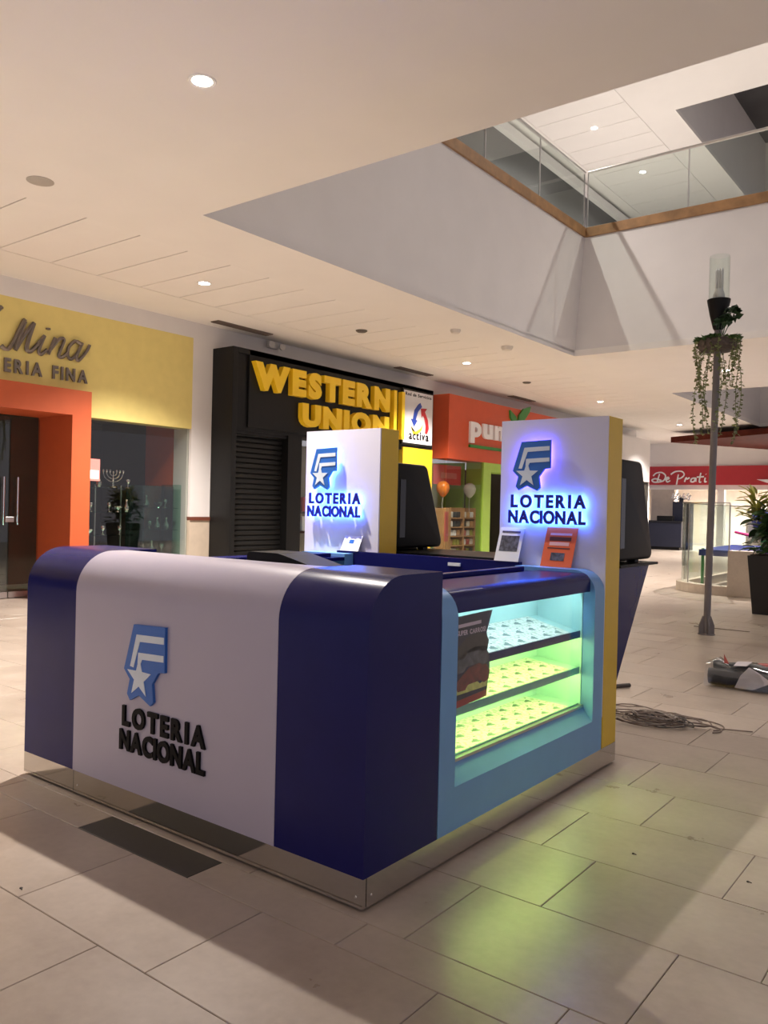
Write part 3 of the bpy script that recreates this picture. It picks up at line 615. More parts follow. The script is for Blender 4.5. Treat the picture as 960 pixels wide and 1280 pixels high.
ds_letter([[(1.38, 0.02), (1.44, 0.20), (1.48, 0.14), (1.58, 0.20)]]); ds_letter([[(1.82, 0.18), (1.68, 0.16), (1.64, 0.04), (1.76, 0.04), (1.84, 0.18), (1.84, 0.03)]])
ds_letter([[(2.04, 0.40), (1.98, 0.04), (2.06, 0.02)], [(1.88, 0.22), (2.16, 0.24)]]); ds_letter([[(2.22, 0.20), (2.20, 0.03), (2.28, 0.04)], [(2.24, 0.34), (2.25, 0.33)]])
build(plane_poly([(4.2, 0.12), (5.6, 0.12), (5.5, -0.02), (4.6, -0.02)], SP, X_, Z_, 0, 0.03), 'swash', 'pure_white', ds)
build(MB().box(-12.4, -11.4, DY, DY+0.5, 0, 2.52), 'column', 'beige_column', None, 'broad beige column of the far store entrance', 'column')
build(MB().box(-9.65, -9.38, DY, DY+0.3, 0, 2.52), 'column', 'wall_paint', None, 'slim white column of the far store entrance', 'column')
mb = MB(); mb.box(-15, 7, 41, 41.1, 0, 3.6); mb.box(-15, 7, DY+0.3, 41, 3.4, 3.5); mb.box(-15, -14.9, DY, 41, 0, 3.4); mb.box(6.9, 7, DY, 41, 0, 3.4)
build(mb, 'wall_store_back', 'beige_column', kind='structure')
ct = thing('store_counter', (-11.9, 34.05, 0), 'dark navy counter with a register before the broad beige column', 'counter')
build(MB().box(-13.2, -10.66, DY-1.3, DY-0.6, 0.12, 1.15, bev=0.01), 'counter_body', 'navy_counter', ct); build(MB().box(-13.2, -10.62, DY-1.35, DY-0.55, 1.15, 1.20, bev=0.01), 'worktop', 'black_gloss', ct)
build(MB().box(-11.75, -11.1, DY-1.1, DY-0.8, 1.2, 1.40, bev=0.02), 'register', 'black_plastic', ct); build(MB().box(-13.1, -10.75, DY-1.2, DY-0.7, 0, 0.12), 'plinth', 'black_panel', ct)
fp = thing('dark_pedestal', (-11.0, 34.7, 0), 'dark pedestal carrying white flowers at the far store', 'pedestal')
build(MB().box(-11.3, -10.55, DY-0.5, DY-0.1, 0, 2.0, bev=0.01), 'pedestal_body', 'navy_counter', fp)
fl_ = thing('white_flowers', (-11.0, 34.7, 2.0), 'two round white flower heads on the dark pedestal', 'flowers')
for dx in (-0.22, 0.2):
    mb = MB()
    for k in range(14):
        a = k*2.4; zz = -0.12+0.24*k/13; rr = math.sqrt(max(0, 0.16**2-zz*zz*1.2)); mb.lathe([(0.0, -0.05), (0.06, 0), (0.0, 0.05)], (-11.0+dx+rr*math.cos(a), DY-0.3+rr*math.sin(a)*0.6, 2.22+zz), 7)
    build(mb, 'flower_head', 'petal_white', fl_)
build(MB().box(-11.08, -10.92, DY-0.34, DY-0.26, 2.001, 2.2), 'vase_base', 'black_gloss', fl_)
for k, (x_, w_) in enumerate(((-8.9, 1.3), (-7.2, 1.4), (-5.4, 1.6))):
    t = thing('clothes_gondola', (x_+w_/2, 37.0, 0), 'dark merchandise display inside the far store behind the white column', 'display', 'merchandise displays in the far store')
    build(MB().box(x_, x_+w_, 36.6, 37.4, 0, 1.3+0.2*k, bev=0.02), 'stand', 'dark_interior', t); build(MB().box(x_+0.1, x_+w_-0.1, 36.58, 36.6, 0.5, 1.2), 'goods', 'banner_navy', t)
build(MB().box(-7.6, -6.6, 36.2, 36.25, 1.35, 2.2), 'lightbox', 'lamp_lens', None, 'glowing white lightbox inside the far store', 'light box')
# store lamps
for (x_, y_) in ((-11.8, 38), (-9.2, 38), (-9.8, 36), (-6.5, 38), (-3.5, 38)):
    t = thing('store_lamp', (x_, y_, 3.4), 'bright round lamp in the ceiling of the far store', 'ceiling light', 'lamps of the far store')
    build(MB().lathe([(0.0, -0.02), (0.14, -0.02), (0.15, 0), (0, 0)], (x_, y_, 3.4), 14), 'lens', 'lamp_lens', t)
    L = bpy.data.lights.new('store_beam', 'SPOT'); L.energy = 1300; L.color = (1, 0.95, 0.9); L.spot_size = math.radians(150); L.spot_blend = 0.5; L.shadow_soft_size = 0.12
    lo = bpy.data.objects.new('store_beam', L); COL.objects.link(lo); lo.parent = t; lo.location = (0, 0, -0.05)
# wooden canopy under the far ceiling
P0 = Vector((-9.98, 30.1)); P1 = P0+Vector((3.78, -2.1))*2.0; P2 = P0+Vector((2.3, 4.5))*1.0
build(MB().prism([tuple(P0), tuple(P1), (P1.x, 34.6), tuple(P2)], 2, 4.10, 4.30), 'wooden_canopy', 'canopy_wood', None, 'pointed dark wooden canopy hanging before the red store band', 'canopy')
for k, (x_, y_) in enumerate(((-8.0, 31.5), (-4.0, 31.5))): build(MB().tube([(x_, y_, 4.3), (x_, y_, C)], 0.02, 6), 'canopy_rod', 'brushed_steel', bpy.data.objects['wooden_canopy'])

# ================================================================== KIOSK
KX0, KX1, KY0, KY1 = -4.12, -1.808, 2.275, 4.61
kio = thing('lottery_kiosk', ((KX0+KX1)/2, (KY0+KY1)/2, 0), 'blue white and yellow lottery kiosk with two towers and a lit showcase', 'kiosk')
KH, KZ, KR = 1.2, 0.12, 0.20
def front_profile(y0, yb, r, z1=KH): return [(y0, KZ)] + [(y0, z1-r)] + [(p[0], p[1]) for p in arc(y0+r, z1-r, r, 180, 90, 12)][1:] + [(yb, z1), (yb, KZ)]
def front_block(name, m, x0, x1, yb, dy=0.0):
    mb = MB(); prof = front_profile(KY0+dy, yb, KR); n = len(prof)
    vs = [(x0, p[0], p[1]) for p in prof]+[(x1, p[0], p[1]) for p in prof]
    mb.add(vs, [(i, i+1, n+i+1, n+i) for i in range(n-1)] + [(n-1, 0, n, 2*n-1)], True); mb.add(vs, [list(range(n))[::-1], list(range(n, 2*n))], False)
    o = build(mb, name, m, kio); return o
front_block('end_block', 'navy_laminate', KX0, -3.66, 2.745); front_block('end_block', 'navy_laminate', -2.257, KX1, 2.745)
fpn = front_block('front_panel', 'white_laminate', -3.66, -2.257, 2.56, dy=-0.002); fpn['label'] = 'white curved front panel carrying the lottery emblem'
part('inner_desk', 'navy_laminate', kio, b=(-3.655, -2.26, 2.56, 2.95, 0.93, 0.97), bev=0.004)
part('desk_support', 'navy_laminate', kio, b=(-3.64, -2.28, 2.562, 2.60, 0.1, 0.93))
# kick plates
for b in ((KX0, -3.655, KY0, KY0+0.02, 0.014, KZ), (-3.652, -1.81, KY0, KY0+0.02, 0.012, KZ), (KX1-0.02, KX1, KY0+0.022, KY1, 0.012, KZ), (KX0, KX0+0.02, KY0+0.022, KY1, 0.012, KZ), (KX0+0.02, KX1-0.02, KY1-0.02, KY1, 0.012, KZ)):
    part('kick_plate', 'mirror_steel', kio, b=b)
part('plinth', 'black_panel', kio, b=(KX0+0.03, KX1-0.03, KY0+0.03, KY1-0.03, 0, 0.118))
for (x_, y_, ax) in ((-1.84, KY0-0.001, 1), (KX1+0.001, KY0+0.05, 0), (KX1+0.001, KY1-0.06, 0), (-3.62, KY0-0.001, 1)):
    s = MB().lathe([(0.006, 0), (0.004, 0.003), (0, 0.003)], (0, 0, 0), 8); o = build(s, 'screw', 'silver', kio)
    o.rotation_euler = (PI/2, 0, 0) if ax == 1 else (0, PI/2, 0); o.location = Vector((x_, y_, 0.05))-WL[kio]

# emblem outline in text-width units (shield, stripes, star)
def U2(cx, cy): return ((cx-75)/670.0, (820-cy)/670.0)
SHIELD = [U2(*p) for p in [(185, 158), (440, 148), (442, 372), (392, 378), (345, 440), (357, 530), (332, 552), (238, 512), (165, 548), (140, 518), (160, 440), (110, 392)]]
STRIPE1 = [U2(*p) for p in [(213, 206), (434, 198), (434, 232), (242, 240), (192, 376), (164, 372)]]
STRIPE2 = [U2(*p) for p in [(230, 296), (434, 288), (434, 320), (262, 328), (250, 352), (226, 352)]]
STAR = []
for k in range(10):
    a = math.radians(90+36*k); r = 104 if k % 2 == 0 else 42; STAR.append(U2(240+r*math.cos(a)*0.98, 424-r*math.sin(a)))
def emblem(O, T, parent, off, thick, lettermat, back=None, ledm=None):
    sc = lambda P: [(p[0]*T, p[1]*T) for p in P]
    build(plane_poly(sc(SHIELD), O, X_, Z_, off, off+thick), 'emblem_shield', 'logo_blue', parent)
    if ledm:
        cxy = U2(250, 330); sh = [((p[0]-cxy[0])*0.93+cxy[0], (p[1]-cxy[1])*0.93+cxy[1]) for p in SHIELD]
        build(plane_poly(sc(sh), O, X_, Z_, off-0.006, off-0.001), 'emblem_backlight', ledm, parent)
    for nm, P in (('emblem_stripe', STRIPE1), ('emblem_stripe', STRIPE2), ('emblem_star', STAR)): build(plane_poly(sc(P), O, X_, Z_, off+thick-0.001, off+thick+(0.0028 if nm == 'emblem_star' else 0.002)), nm, 'logo_white', parent)
    letters('LOTERIA', (O[0]+0.03*T, O[1], O[2]+0.195*T), X_, Z_, 0.97*T, 0.158*T, thick*0.8, lettermat, parent, offset=0.045, gap=0.17, off=off, back=back)
    letters('NACIONAL', (O[0], O[1], O[2]+0.008*T), X_, Z_, T, 0.158*T, thick*0.8, lettermat, parent, offset=0.045, gap=0.05, off=off, back=back)
emblem((-3.265, KY0-0.002, 0.300), 0.60, fpn, 0.0, 0.014, 'logo_black')

# towers
TY = 4.40
def tower(x0, x1, lab):
    body = build(MB().box(x0, x1, TY+0.012, KY1, KZ, 2.0, bev=0.003), 'tower', 'kiosk_yellow', kio, label=lab)
    build(MB().box(x0, x1-0.002, TY, TY+0.012, 0.3, 1.998), 'face_panel', 'tower_white', body); return body
tl = tower(KX0, -3.432, 'yellow and white tower with backlit emblem, brightly lit'); tr = tower(-2.49, KX1, 'yellow and white tower with backlit emblem above the showcase')
emblem((-4.065, TY, 1.375), 0.495, tl, 0.028, 0.014, 'letter_navy', 'led_cyan', 'led_cyan')
emblem((-2.412, TY, 1.375), 0.495, tr, 0.028, 0.014, 'letter_navy', 'led_cyan', 'led_blue')

# showcase
def cheek(o0, x_out, x_in, y0, y1, m='sky_laminate'):
    s = 1 if x_out > x_in else -1; r = 0.13; zt = 1.13
    prof = [(x_in, KZ), (x_out, KZ)] + [(x_out - s*r + s*r*math.cos(math.radians(a)), zt-r+r*math.sin(math.radians(a))) for a in range(0, 91, 10)] + [(x_in, zt)]
    mb = MB(); n = len(prof); vs = [(p[0], y0, p[1]) for p in prof]+[(p[0], y1, p[1]) for p in prof]
    mb.add(vs, [(i, (i+1) % n, n+(i+1) % n, n+i) for i in range(n)], True); mb.add(vs, [list(range(n)), list(range(n, 2*n))[::-1]])
    return build(mb, 'cheek', m, o0)
def showcase(side):
    s = 1 if side == 'right' else -1; xo = KX1 if s > 0 else KX0
    X = lambda d: xo - s*d
    def bx(name, m, d0, d1, y0, y1, z0, z1, par, bev=0): 
        a, b = sorted((X(d0), X(d1))); return build(MB().box(a, b, y0, y1, z0, z1, bev=bev), name, m, par)
    body = bx('showcase', 'sky_laminate', 0.0, 0.34, 2.87, 4.27, KZ, 0.30, kio)
    body['label'] = 'glass fronted showcase, lit, with three ticket shelves' if s > 0 else 'showcase on the shop side of the kiosk'
    cheek(body, X(0), X(0.50), 2.75, 2.87); cheek(body, X(0), X(0.50), 4.27, TY)
    # sloped sill
    a = [(X(0.0), 0.30), (X(0.062), 0.372), (X(0.34), 0.372), (X(0.34), 0.30)]
    build(MB().prism(a, 1, 2.87, 4.27), 'sill', 'sky_laminate', body)
    bx('back_panel', 'showcase_lining', 0.345, 0.36, 2.87, 4.27, KZ, 1.09, body)
    bx('lining', 'showcase_lining', 0.07, 0.345, 2.87, 2.876, 0.372, 1.09, body); bx('lining', 'showcase_lining', 0.07, 0.345, 4.264, 4.27, 0.372, 1.09, body)
    # header bar (rounded front) and top
    z0, z1, r = 1.015, 1.115, 0.05
    prof = [(X(0.34), z1), (X(0.34), z1-0.02), (X(0.09), z1-0.02), (X(0.09), z0), (X(0.03), z0)] + [(X(0.03+r)+s*r*math.cos(math.radians(q)), z1-r+r*math.sin(math.radians(q))) for q in range(0, 91, 15)]
    build(MB().prism(prof, 1, 2.87, 4.27, True), 'header_top', 'navy_laminate', body)
    bx('top_panel', 'navy_laminate', 0.34, 0.50, 2.87, 4.27, 1.085, 1.108, body); bx('back_ledge', 'navy_laminate', 0.40, 0.44, 2.87, 4.20, 1.108, 1.135, body, 0.005)
    bx('glass_pane', 'clear_glass', 0.068, 0.074, 2.87, 4.27, 0.372, 1.02, body)
    bx('frame_strip', 'brushed_steel', 0.055, 0.08, 2.87, 4.27, 0.372, 0.385, body)
    shelves = [(0.790, 0.855), (0.590, 0.622), (0.388, 0.402)]
    for zf, zb in shelves:
        prof = [(X(0.0815), zf-0.022), (X(0.0815), zf), (X(0.345), zb), (X(0.345), zb-0.022)]
        build(MB().prism(prof, 1, 2.876, 4.264), 'shelf', 'showcase_lining', body)
        bx('shelf_edge', 'shelf_trim' if zf < 0.7 else 'navy_laminate', 0.0805, 0.086, 2.876, 4.264, zf-0.034, zf+0.004, body)
    bx('top_light', 'led_cool', 0.10, 0.125, 2.92, 4.22, 1.075, 1.085, body)
    bx('shelf_light', 'led_lime', 0.10, 0.12, 2.92, 4.22, 0.752, 0.762, body); bx('shelf_light', 'led_lime', 0.10, 0.12, 2.92, 4.22, 0.552, 0.562, body)
    return X, shelves
showcase('left'); X, shelves = showcase('right')
part('back_wall', 'navy_laminate', kio, b=(-3.77, -2.33, 4.36, 4.40, 0.1, 1.145))
part('back_wall_cap', 'navy_laminate', kio, b=(-3.432, -2.49, 4.40, KY1, KZ, 1.13))
build(MB().box(-2.83, -2.74, 4.35, 4.36, 1.095, 1.115), 'lock_plate', 'pure_white', kio)
build(MB().prism([(4.61, 0.45), (5.115, 1.13), (4.61, 1.13)], 0, KX0, -1.815), 'slanted_base', 'navy_laminate', kio)
build(MB().box(KX0, -1.80, 4.61, 5.245, 1.13, 1.146, bev=0.004), 'rear_ledge', 'black_plastic', kio)

# tickets: one mesh with its ink blot, laid in rows on the three sloping shelves
tk0 = None; tw, tdp = 0.138, 0.085
for si, (zf, zb) in enumerate(shelves):
    ang = math.atan2(zb-zf, 0.2635); nm = ('top', 'middle', 'bottom')[si]
    for r in range(3):
        for c_ in range(10):
            d = 0.0872+0.0425+r*0.0857; yv = 2.90+0.069+c_*0.1385
            if yv+0.07 > 4.264: continue
            loc = Vector((X(d), yv, zf+(d-0.0815)*math.tan(ang)+0.0030))
            if tk0 is None:
                mb = MB(); mb.box(-tdp/2, tdp/2, -tw/2, tw/2, -0.0006, 0.002)
                bl = []
                for q in range(9):
                    a = 2*PI*q/9; rr = 0.018+0.006*math.sin(3*a); bl.append((0.012+rr*math.cos(a), -0.018+rr*1.5*math.sin(a)))
                mb2 = MB().prism(bl, 2, 0.002, 0.0024); mb.add(mb2.v, mb2.f, False, 1)
                mb3 = MB().box(-0.03, -0.022, 0.02, 0.036, 0.002, 0.0024); mb.add(mb3.v, mb3.f, False, 1)
                tk0 = build(mb, 'lottery_ticket', ['ticket_print', 'ticket_ink'], None, origin=(0, 0, 0)); o = tk0
            else: o = tk0.copy(); COL.objects.link(o)
            o.location = loc; o.rotation_euler = (0, ang, random.uniform(-0.015, 0.015))
            tag(o, 'printed paper ticket laid flat on the %s shelf of the lit showcase' % nm, 'ticket', 'tickets on the %s showcase shelf' % nm)

# poster inside the showcase glass
po = thing('prize_poster', (X(0.08), 3.06, 0.61), 'cut out poster of three cars with SUPER CARROS behind the showcase glass', 'poster')
PO = (X(0.0795), 2.885, 0.585)
pv = lambda P: [(p[0], p[1]) for p in P]
OUT = [(0, 0.0), (0.36, 0.02), (0.37, 0.08), (0.385, 0.15), (0.38, 0.20), (0.36, 0.23), (0.365, 0.28), (0.35, 0.31), (0.375, 0.36), (0.40, 0.41), (0, 0.40)]
build(plane_poly(OUT, PO, Y_, Z_, 0, 0.002), 'sheet', 'poster_navy', po)
build(plane_poly([(0, 0.06), (0.36, 0.065), (0.37, 0.10), (0.30, 0.085), (0.26, 0.11), (0.15, 0.08), (0.10, 0.10), (0, 0.08)], PO, Y_, Z_, 0.002, 0.0026), 'flare', 'poster_flare', po)
build(plane_poly([(0, 0.0), (0.36, 0.02), (0.362, 0.05), (0, 0.03)], PO, Y_, Z_, 0.002, 0.0026), 'red_band', 'poster_red', po)
CARP = [(0.0, 0.03), (0.03, 0.0), (0.09, 0.0), (0.11, 0.02), (0.22, 0.025), (0.25, 0.01), (0.29, 0.02), (0.30, 0.06), (0.27, 0.09), (0.20, 0.105), (0.12, 0.095), (0.05, 0.06)]
for (dx, dy, m_, nm) in ((0.07, 0.215, 'car_dark', 'dark'), (0.07, 0.155, 'car_grey', 'grey'), (0.085, 0.075, 'car_red', 'red')): build(plane_poly([(p[0]+dx, p[1]*1.0+dy) for p in CARP], PO, Y_, Z_, 0.0026, 0.0032), 'car_picture', m_, po, label='%s car picture' % nm)
letters('SUPER CARROS!', (PO[0]+0.002, PO[1]+0.10, PO[2]+0.318), Y_, Z_+Y_*0.0, 0.24, 0.022, 0.0008, 'poster_text', po, offset=0.03, gap=0.08, joined='lettering')
build(plane_poly([(0.11, 0.352), (0.30, 0.357), (0.30, 0.372), (0.11, 0.367)], PO, Y_, Z_, 0.002, 0.0026), 'text_line', 'poster_text', po)

# leaflets in front of the towers
def card(x0, x1, z0, z1, name, lab, m, lean=0.04):
    t = thing(name, ((x0+x1)/2, TY-0.03, z0), lab, 'leaflet'); yb = TY-0.004-lean; yt = TY-0.004
    def quad(u0, u1, v0, v1, d, mm, nm):
        f = lambda u, v: Vector((x0+(x1-x0)*u + (z1-z0)*0.10*v, yb+(yt-yb)*v-d, z0+(z1-z0)*v))
        p = [f(u0, v0), f(u1, v0), f(u1, v1), f(u0, v1)]; q = [v+Vector((0, 0.002, 0)) for v in p]
        build(MB().add(p+q, [(0, 1, 2, 3), (7, 6, 5, 4), (0, 4, 5, 1), (1, 5, 6, 2), (2, 6, 7, 3), (3, 7, 4, 0)]), nm, mm, t)
    quad(0, 1, 0, 1, 0, m, 'sheet'); return quad
q = card(-2.50, -2.335, 1.147, 1.35, 'white_leaflet', 'white leaflet with grey picture leaning on the tower above the showcase', 'pure_white')
q(0.12, 0.86, 0.30, 0.76, 0.0015, 'photo_print', 'picture'); q(0.12, 0.86, 0.84, 0.90, 0.0015, 'car_grey', 'text_line')
q = card(-2.19, -1.995, 1.132, 1.36, 'orange_leaflet', 'orange leaflet with dark lettering leaning on the tower above the showcase', 'card_orange')
q(0.15, 0.84, 0.80, 0.86, 0.0015, 'print_pale', 'text_line'); q(0.15, 0.84, 0.66, 0.76, 0.0015, 'print_dark', 'text_line'); q(0.17, 0.80, 0.54, 0.63, 0.0015, 'print_pale', 'text_line'); q(0.13, 0.85, 0.46, 0.49, 0.0015, 'print_dark', 'text_line'); q(0.28, 0.72, 0.16, 0.36, 0.0015, 'photo_print', 'picture')
q = card(-3.735, -3.575, 1.147, 1.25, 'small_card', 'small white card standing before the brightly lit tower', 'pure_white')
q(0.35, 0.6, 0.5, 0.75, 0.0015, 'logo_blue', 'mark')
# terminals behind the towers
def terminal(x0, x1, lab):
    t = thing('ticket_terminal', ((x0+x1)/2, 4.9, 1.146), lab, 'terminal')
    prof = [(4.625, 1.165), (4.625, 1.775)] + [(p[0], p[1]) for p in arc(4.96, 1.715, 0.06, 90, 20, 5)] + [(5.215, 1.22)] + [(p[0], p[1]) for p in arc(5.175, 1.205, 0.04, 10, -90, 5)]
    bm = bmesh.new(); n = len(prof); va = [bm.verts.new((x0, p[0], p[1])) for p in prof]; vb = [bm.verts.new((x1, p[0], p[1])) for p in prof]
    bm.faces.new(va); bm.faces.new(vb[::-1])
    for i in range(n): bm.faces.new((va[i], vb[i], vb[(i+1) % n], va[(i+1) % n]))
    bmesh.ops.recalc_face_normals(bm, faces=bm.faces[:]); caps = [e for e in bm.edges if len(set(round(v.co.x, 4) for v in e.verts)) == 1]
    bmesh.ops.bevel(bm, geom=caps, offset=0.02, segments=3, profile=0.5, affect='EDGES'); bm.verts.index_update()
    mb = MB().add([v.co[:] for v in bm.verts], [[v.index for v in f.verts] for f in bm.faces], True); bm.free()
    build(mb, 'housing', 'black_plastic', t)
    # screen on the slanted face
    d = Vector((0, 5.215-5.02, 1.22-1.735)); nrm = Vector((0, 0.935, 0.354)); a = Vector((0, 5.035, 1.70)); b = a+d*0.88
    p = [Vector((x0+0.06, a.y, a.z)), Vector((x1-0.06, a.y, a.z)), Vector((x1-0.06, b.y, b.z)), Vector((x0+0.06, b.y, b.z))]
    build(MB().add([v+nrm*0.0 for v in p]+[v+nrm*0.012 for v in p], [(0, 1, 2, 3), (4, 5, 6, 7), (0, 1, 5, 4), (1, 2, 6, 5), (2, 3, 7, 6), (3, 0, 4, 7)]), 'screen', 'black_gloss', t)
    build(MB().box(x1-0.006, x1+0.004, 4.66, 4.73, 1.24, 1.66, bev=0.003), 'side_slot', 'black_gloss', t)
    build(MB().box((x0+x1)/2-0.15, (x0+x1)/2+0.15, 4.85, 5.12, 1.147, 1.168), 'foot', 'black_plastic', t)
    build(MB().box(x1-0.09, x1-0.04, 5.02, 5.08, 1.147, 1.17), 'foot', 'black_plastic', t)
terminal(-2.45, -1.83, 'black slanted terminal behind the tower above the showcase'); terminal(-4.08, -3.45, 'black slanted terminal behind the brightly lit tower')
# printer on the inner desk
pr = thing('ticket_printer', (-2.72, 2.75, 0.971), 'black ticket printer with sloping side on the kiosk desk', 'printer')
build(MB().prism([(-2.86, 0.971), (-2.86, 1.215), (-2.845, 1.232), (-2.66, 1.232), (-2.62, 1.225), (-2.42, 1.18), (-2.42, 0.971)], 1, 2.66, 2.86), 'housing', 'black_plastic', pr)
build(MB().box(-2.80, -2.68, 2.655, 2.661, 1.15, 1.18), 'paper_slot', 'black_gloss', pr)

# ================================================================== LAMP POST
LX, LY = -2.925, 10.295
lp = thing('lamp_post', (LX, LY, 0), 'grey lamp post with black cone holder and clear glass cylinder', 'lamp post')
top = Vector((LX+0.05, LY, 3.72))
build(MB().tube([(LX, LY, 0), tuple(top)], 0.041, 16), 'pole', 'grey_metal', lp)
for a in (0, PI/2):
    P = [(-0.092, 0), (-0.092, 0.11), (-0.05, 0.225), (0.05, 0.225), (0.092, 0.11), (0.092, 0)]
    R_ = Vector((math.cos(a-0.65+PI/4*0), math.sin(a-0.65), 0)) if False else Vector((math.cos(a+0.65), math.sin(a+0.65), 0))
    build(plane_poly(P, (LX, LY, 0), R_, Z_, -0.012, 0.012), 'fin', 'grey_metal', lp)
build(MB().lathe([(0.10, 0), (0.10, 0.012), (0, 0.012)], (LX, LY, 0), 20), 'foot_plate', 'grey_metal', lp)
build(MB().lathe([(0.045, 0), (0.06, 0.02), (0.10, 0.18), (0.132, 0.345), (0.135, 0.37), (0.0, 0.37)], (top.x, LY, 3.70), 24), 'lamp_holder', 'black_plastic', lp)
build(MB().lathe([(0.118, 0), (0.118, 0.50), (0.112, 0.53), (0.108, 0.53), (0.113, 0.49), (0.113, 0)], (top.x, LY, 4.07), 24), 'glass_cylinder', 'clear_glass', lp)
bb = build(MB().lathe([(0.055, 0), (0.07, 0.05), (0.045, 0.13), (0.0, 0.13)], (top.x, LY, 4.07), 18), 'bulb_socket', 'bulb_white', lp)
for k in range(3):
    x_ = top.x-0.03+0.03*k; build(MB().tube([(x_, LY-0.02, 4.19), (x_, LY-0.02, 4.42), (x_, LY, 4.445), (x_, LY+0.02, 4.42), (x_, LY+0.02, 4.19)], 0.013, 8), 'bulb_tube', 'bulb_white', lp)
# hanging planter ring on the pole with trailing vines
hp = thing('hanging_planter', (top.x, LY, 3.44), 'round stone coloured planter ring with trailing vines on the lamp post', 'planter')
build(MB().lathe([(0.055, 0), (0.19, 0.01), (0.225, 0.05), (0.225, 0.14), (0.19, 0.165), (0.055, 0.15), (0.055, 0)], (top.x-0.005, LY, 3.44), 20, caps=False), 'bowl', 'pot_stone', hp)
random.seed(11)
def leaf(mb, c, d, s, n=None):
    d = Vector(d).normalized(); u = d.orthogonal().normalized(); a = random.uniform(0, 6.28); u = (u*math.cos(a)+d.cross(u)*math.sin(a)); c = Vector(c); w_ = d.cross(u)*s*0.06
    mb.add([c, c+d*s*0.45+u*s*0.35+w_, c+d*s, c+d*s*0.45-u*s*0.35+w_, c+d*s*0.5-w_*2], [(0, 1, 4), (1, 2, 4), (2, 3, 4), (3, 0, 4)])
for k in range(18):
    a = 2*PI*k/18+random.uniform(-0.15, 0.15); L_ = random.choice((0.35, 0.6, 0.9, 1.15, 1.25)); mb = MB()
    x0, y0 = top.x+0.22*math.cos(a), LY+0.22*math.sin(a); pts = [(top.x+0.15*math.cos(a), y0*0+LY+0.15*math.sin(a), 3.60)]
    n = int(L_/0.035); ph = random.uniform(0, 6)
    for j in range(n+1):
        t_ = j/n; pts.append((x0+0.03*math.sin(ph+5*t_)+0.03*math.cos(a)*math.sin(t_*3), y0+0.03*math.cos(ph+4*t_), 3.60-L_*t_))
    mb.tube(pts, 0.004, 4)
    for p in pts[1:]:
        for q_ in range(2 if L_ > 0.5 else 3): leaf(mb, p, (random.uniform(-1, 1), random.uniform(-1, 1), random.uniform(-0.8, 0.3)), random.uniform(0.03, 0.055))
    build(mb, 'vine', 'vine_green', hp)
mb = MB()
for k in range(110):
    a = random.uniform(0, 6.28); leaf(mb, (top.x+0.2*math.cos(a), LY+0.2*math.sin(a), 3.58), (math.cos(a), math.sin(a), random.uniform(-0.3, 0.8)), random.uniform(0.05, 0.1))
build(mb, 'foliage', 'leaf_mid', hp)
mb = MB()
for (dx, dz, ln) in ((0.17, 0.30, 0.15), (0.10, 0.22, 0.13), (0.22, 0.24, 0.15), (0.14, 0.36, 0.12), (0.05, 0.2, 0.10), (0.25, 0.33, 0.13)):
    mb.tube([(top.x+0.08, LY-0.1, 3.58), (top.x+dx*0.7, LY-0.12, 3.58+dz*0.6), (top.x+dx, LY-0.12, 3.58+dz)], 0.005, 4)
    for q_ in range(7): leaf(mb, (top.x+dx+random.uniform(-.03, .03), LY-0.12+random.uniform(-.03, .03), 3.58+dz-0.02), (random.uniform(-1, 1), random.uniform(-1, 0.4), random.uniform(-0.9, 0.5)), ln*0.8)
build(mb, 'leaf_sprig', 'leaf_dark', hp)
# brass floor strip behind the post
build(MB().box(-3.26, -2.58, 10.91, 10.945, 0, 0.006), 'floor_strip', 'cable_brown', None, 'thin brown metal strip on the floor behind the lamp post', 'strip')

# ================================================================== GLASS ENCLOSURE, PLANTER
ge = thing('glass_enclosure', (-4.2, 16.6, 0), 'curved glass enclosure on a low stone kerb beside the planter', 'enclosure')
path = [(-5.17, 22.5), (-5.17, 18.5), (-5.17, 16.6)] + arc(-4.17, 16.58, 1.0, 180, 270, 10)[1:] + [(-4.062, 15.58)]
def ribbon(path, z0, z1, off0, off1):
    n = len(path); L_ = []; R2 = []
    for i, p in enumerate(path):
        a = Vector(path[max(i-1, 0)]); b = Vector(path[min(i+1, n-1)]); t = (b-a).normalized(); nr = Vector((t.y, -t.x))
        L_.append(Vector(p)+nr*off0); R2.append(Vector(p)+nr*off1)
    vs = []
    for z in (z0, z1): vs += [(q.x, q.y, z) for q in L_]+[(q.x, q.y, z) for q in R2]
    fs = []
    for i in range(n-1): fs += [(i, i+1, n+i+1, n+i), (2*n+i, 2*n+i+1, 3*n+i+1, 3*n+i), (i, i+1, 2*n+i+1, 2*n+i), (n+i, n+i+1, 3*n+i+1, 3*n+i)]
    fs += [(0, n, 3*n, 2*n), (n-1, 2*n-1, 4*n-1, 3*n-1)]
    return MB().add(vs, fs)
build(ribbon(path, 0, 0.17, -0.13, 0.10), 'kerb', 'kerb_stone', ge)
for i0, i1 in ((0, 2), (1, 3), (2, 8), (7, len(path))): 
    build(ribbon(path[i0:i1+0] if i1-i0 > 1 else path[i0:i0+2], 0.17, 1.68, -0.006, 0.006), 'glass_pane', 'rail_glass', ge)
for i in (1, 2, 7, len(path)-1): build(MB().tube([(path[i][0], path[i][1], 0.17), (path[i][0], path[i][1], 1.68)], 0.012, 8), 'post', 'brushed_steel', ge)
build(ribbon(path, 1.68, 1.70, -0.012, 0.012), 'top_rail', 'brushed_steel', ge)
build(MB().box(-4.045, -3.5, 15.42, 15.75, 0, 0.83, bev=0.01), 'stone_pedestal', 'kerb_stone', None, 'pale stone pedestal between glass enclosure and black planter', 'pedestal')
pl = thing('play_ramp', (-4.2, 17.2, 0), 'colourful blue green and pink play slide inside the glass enclosure', 'play slide')
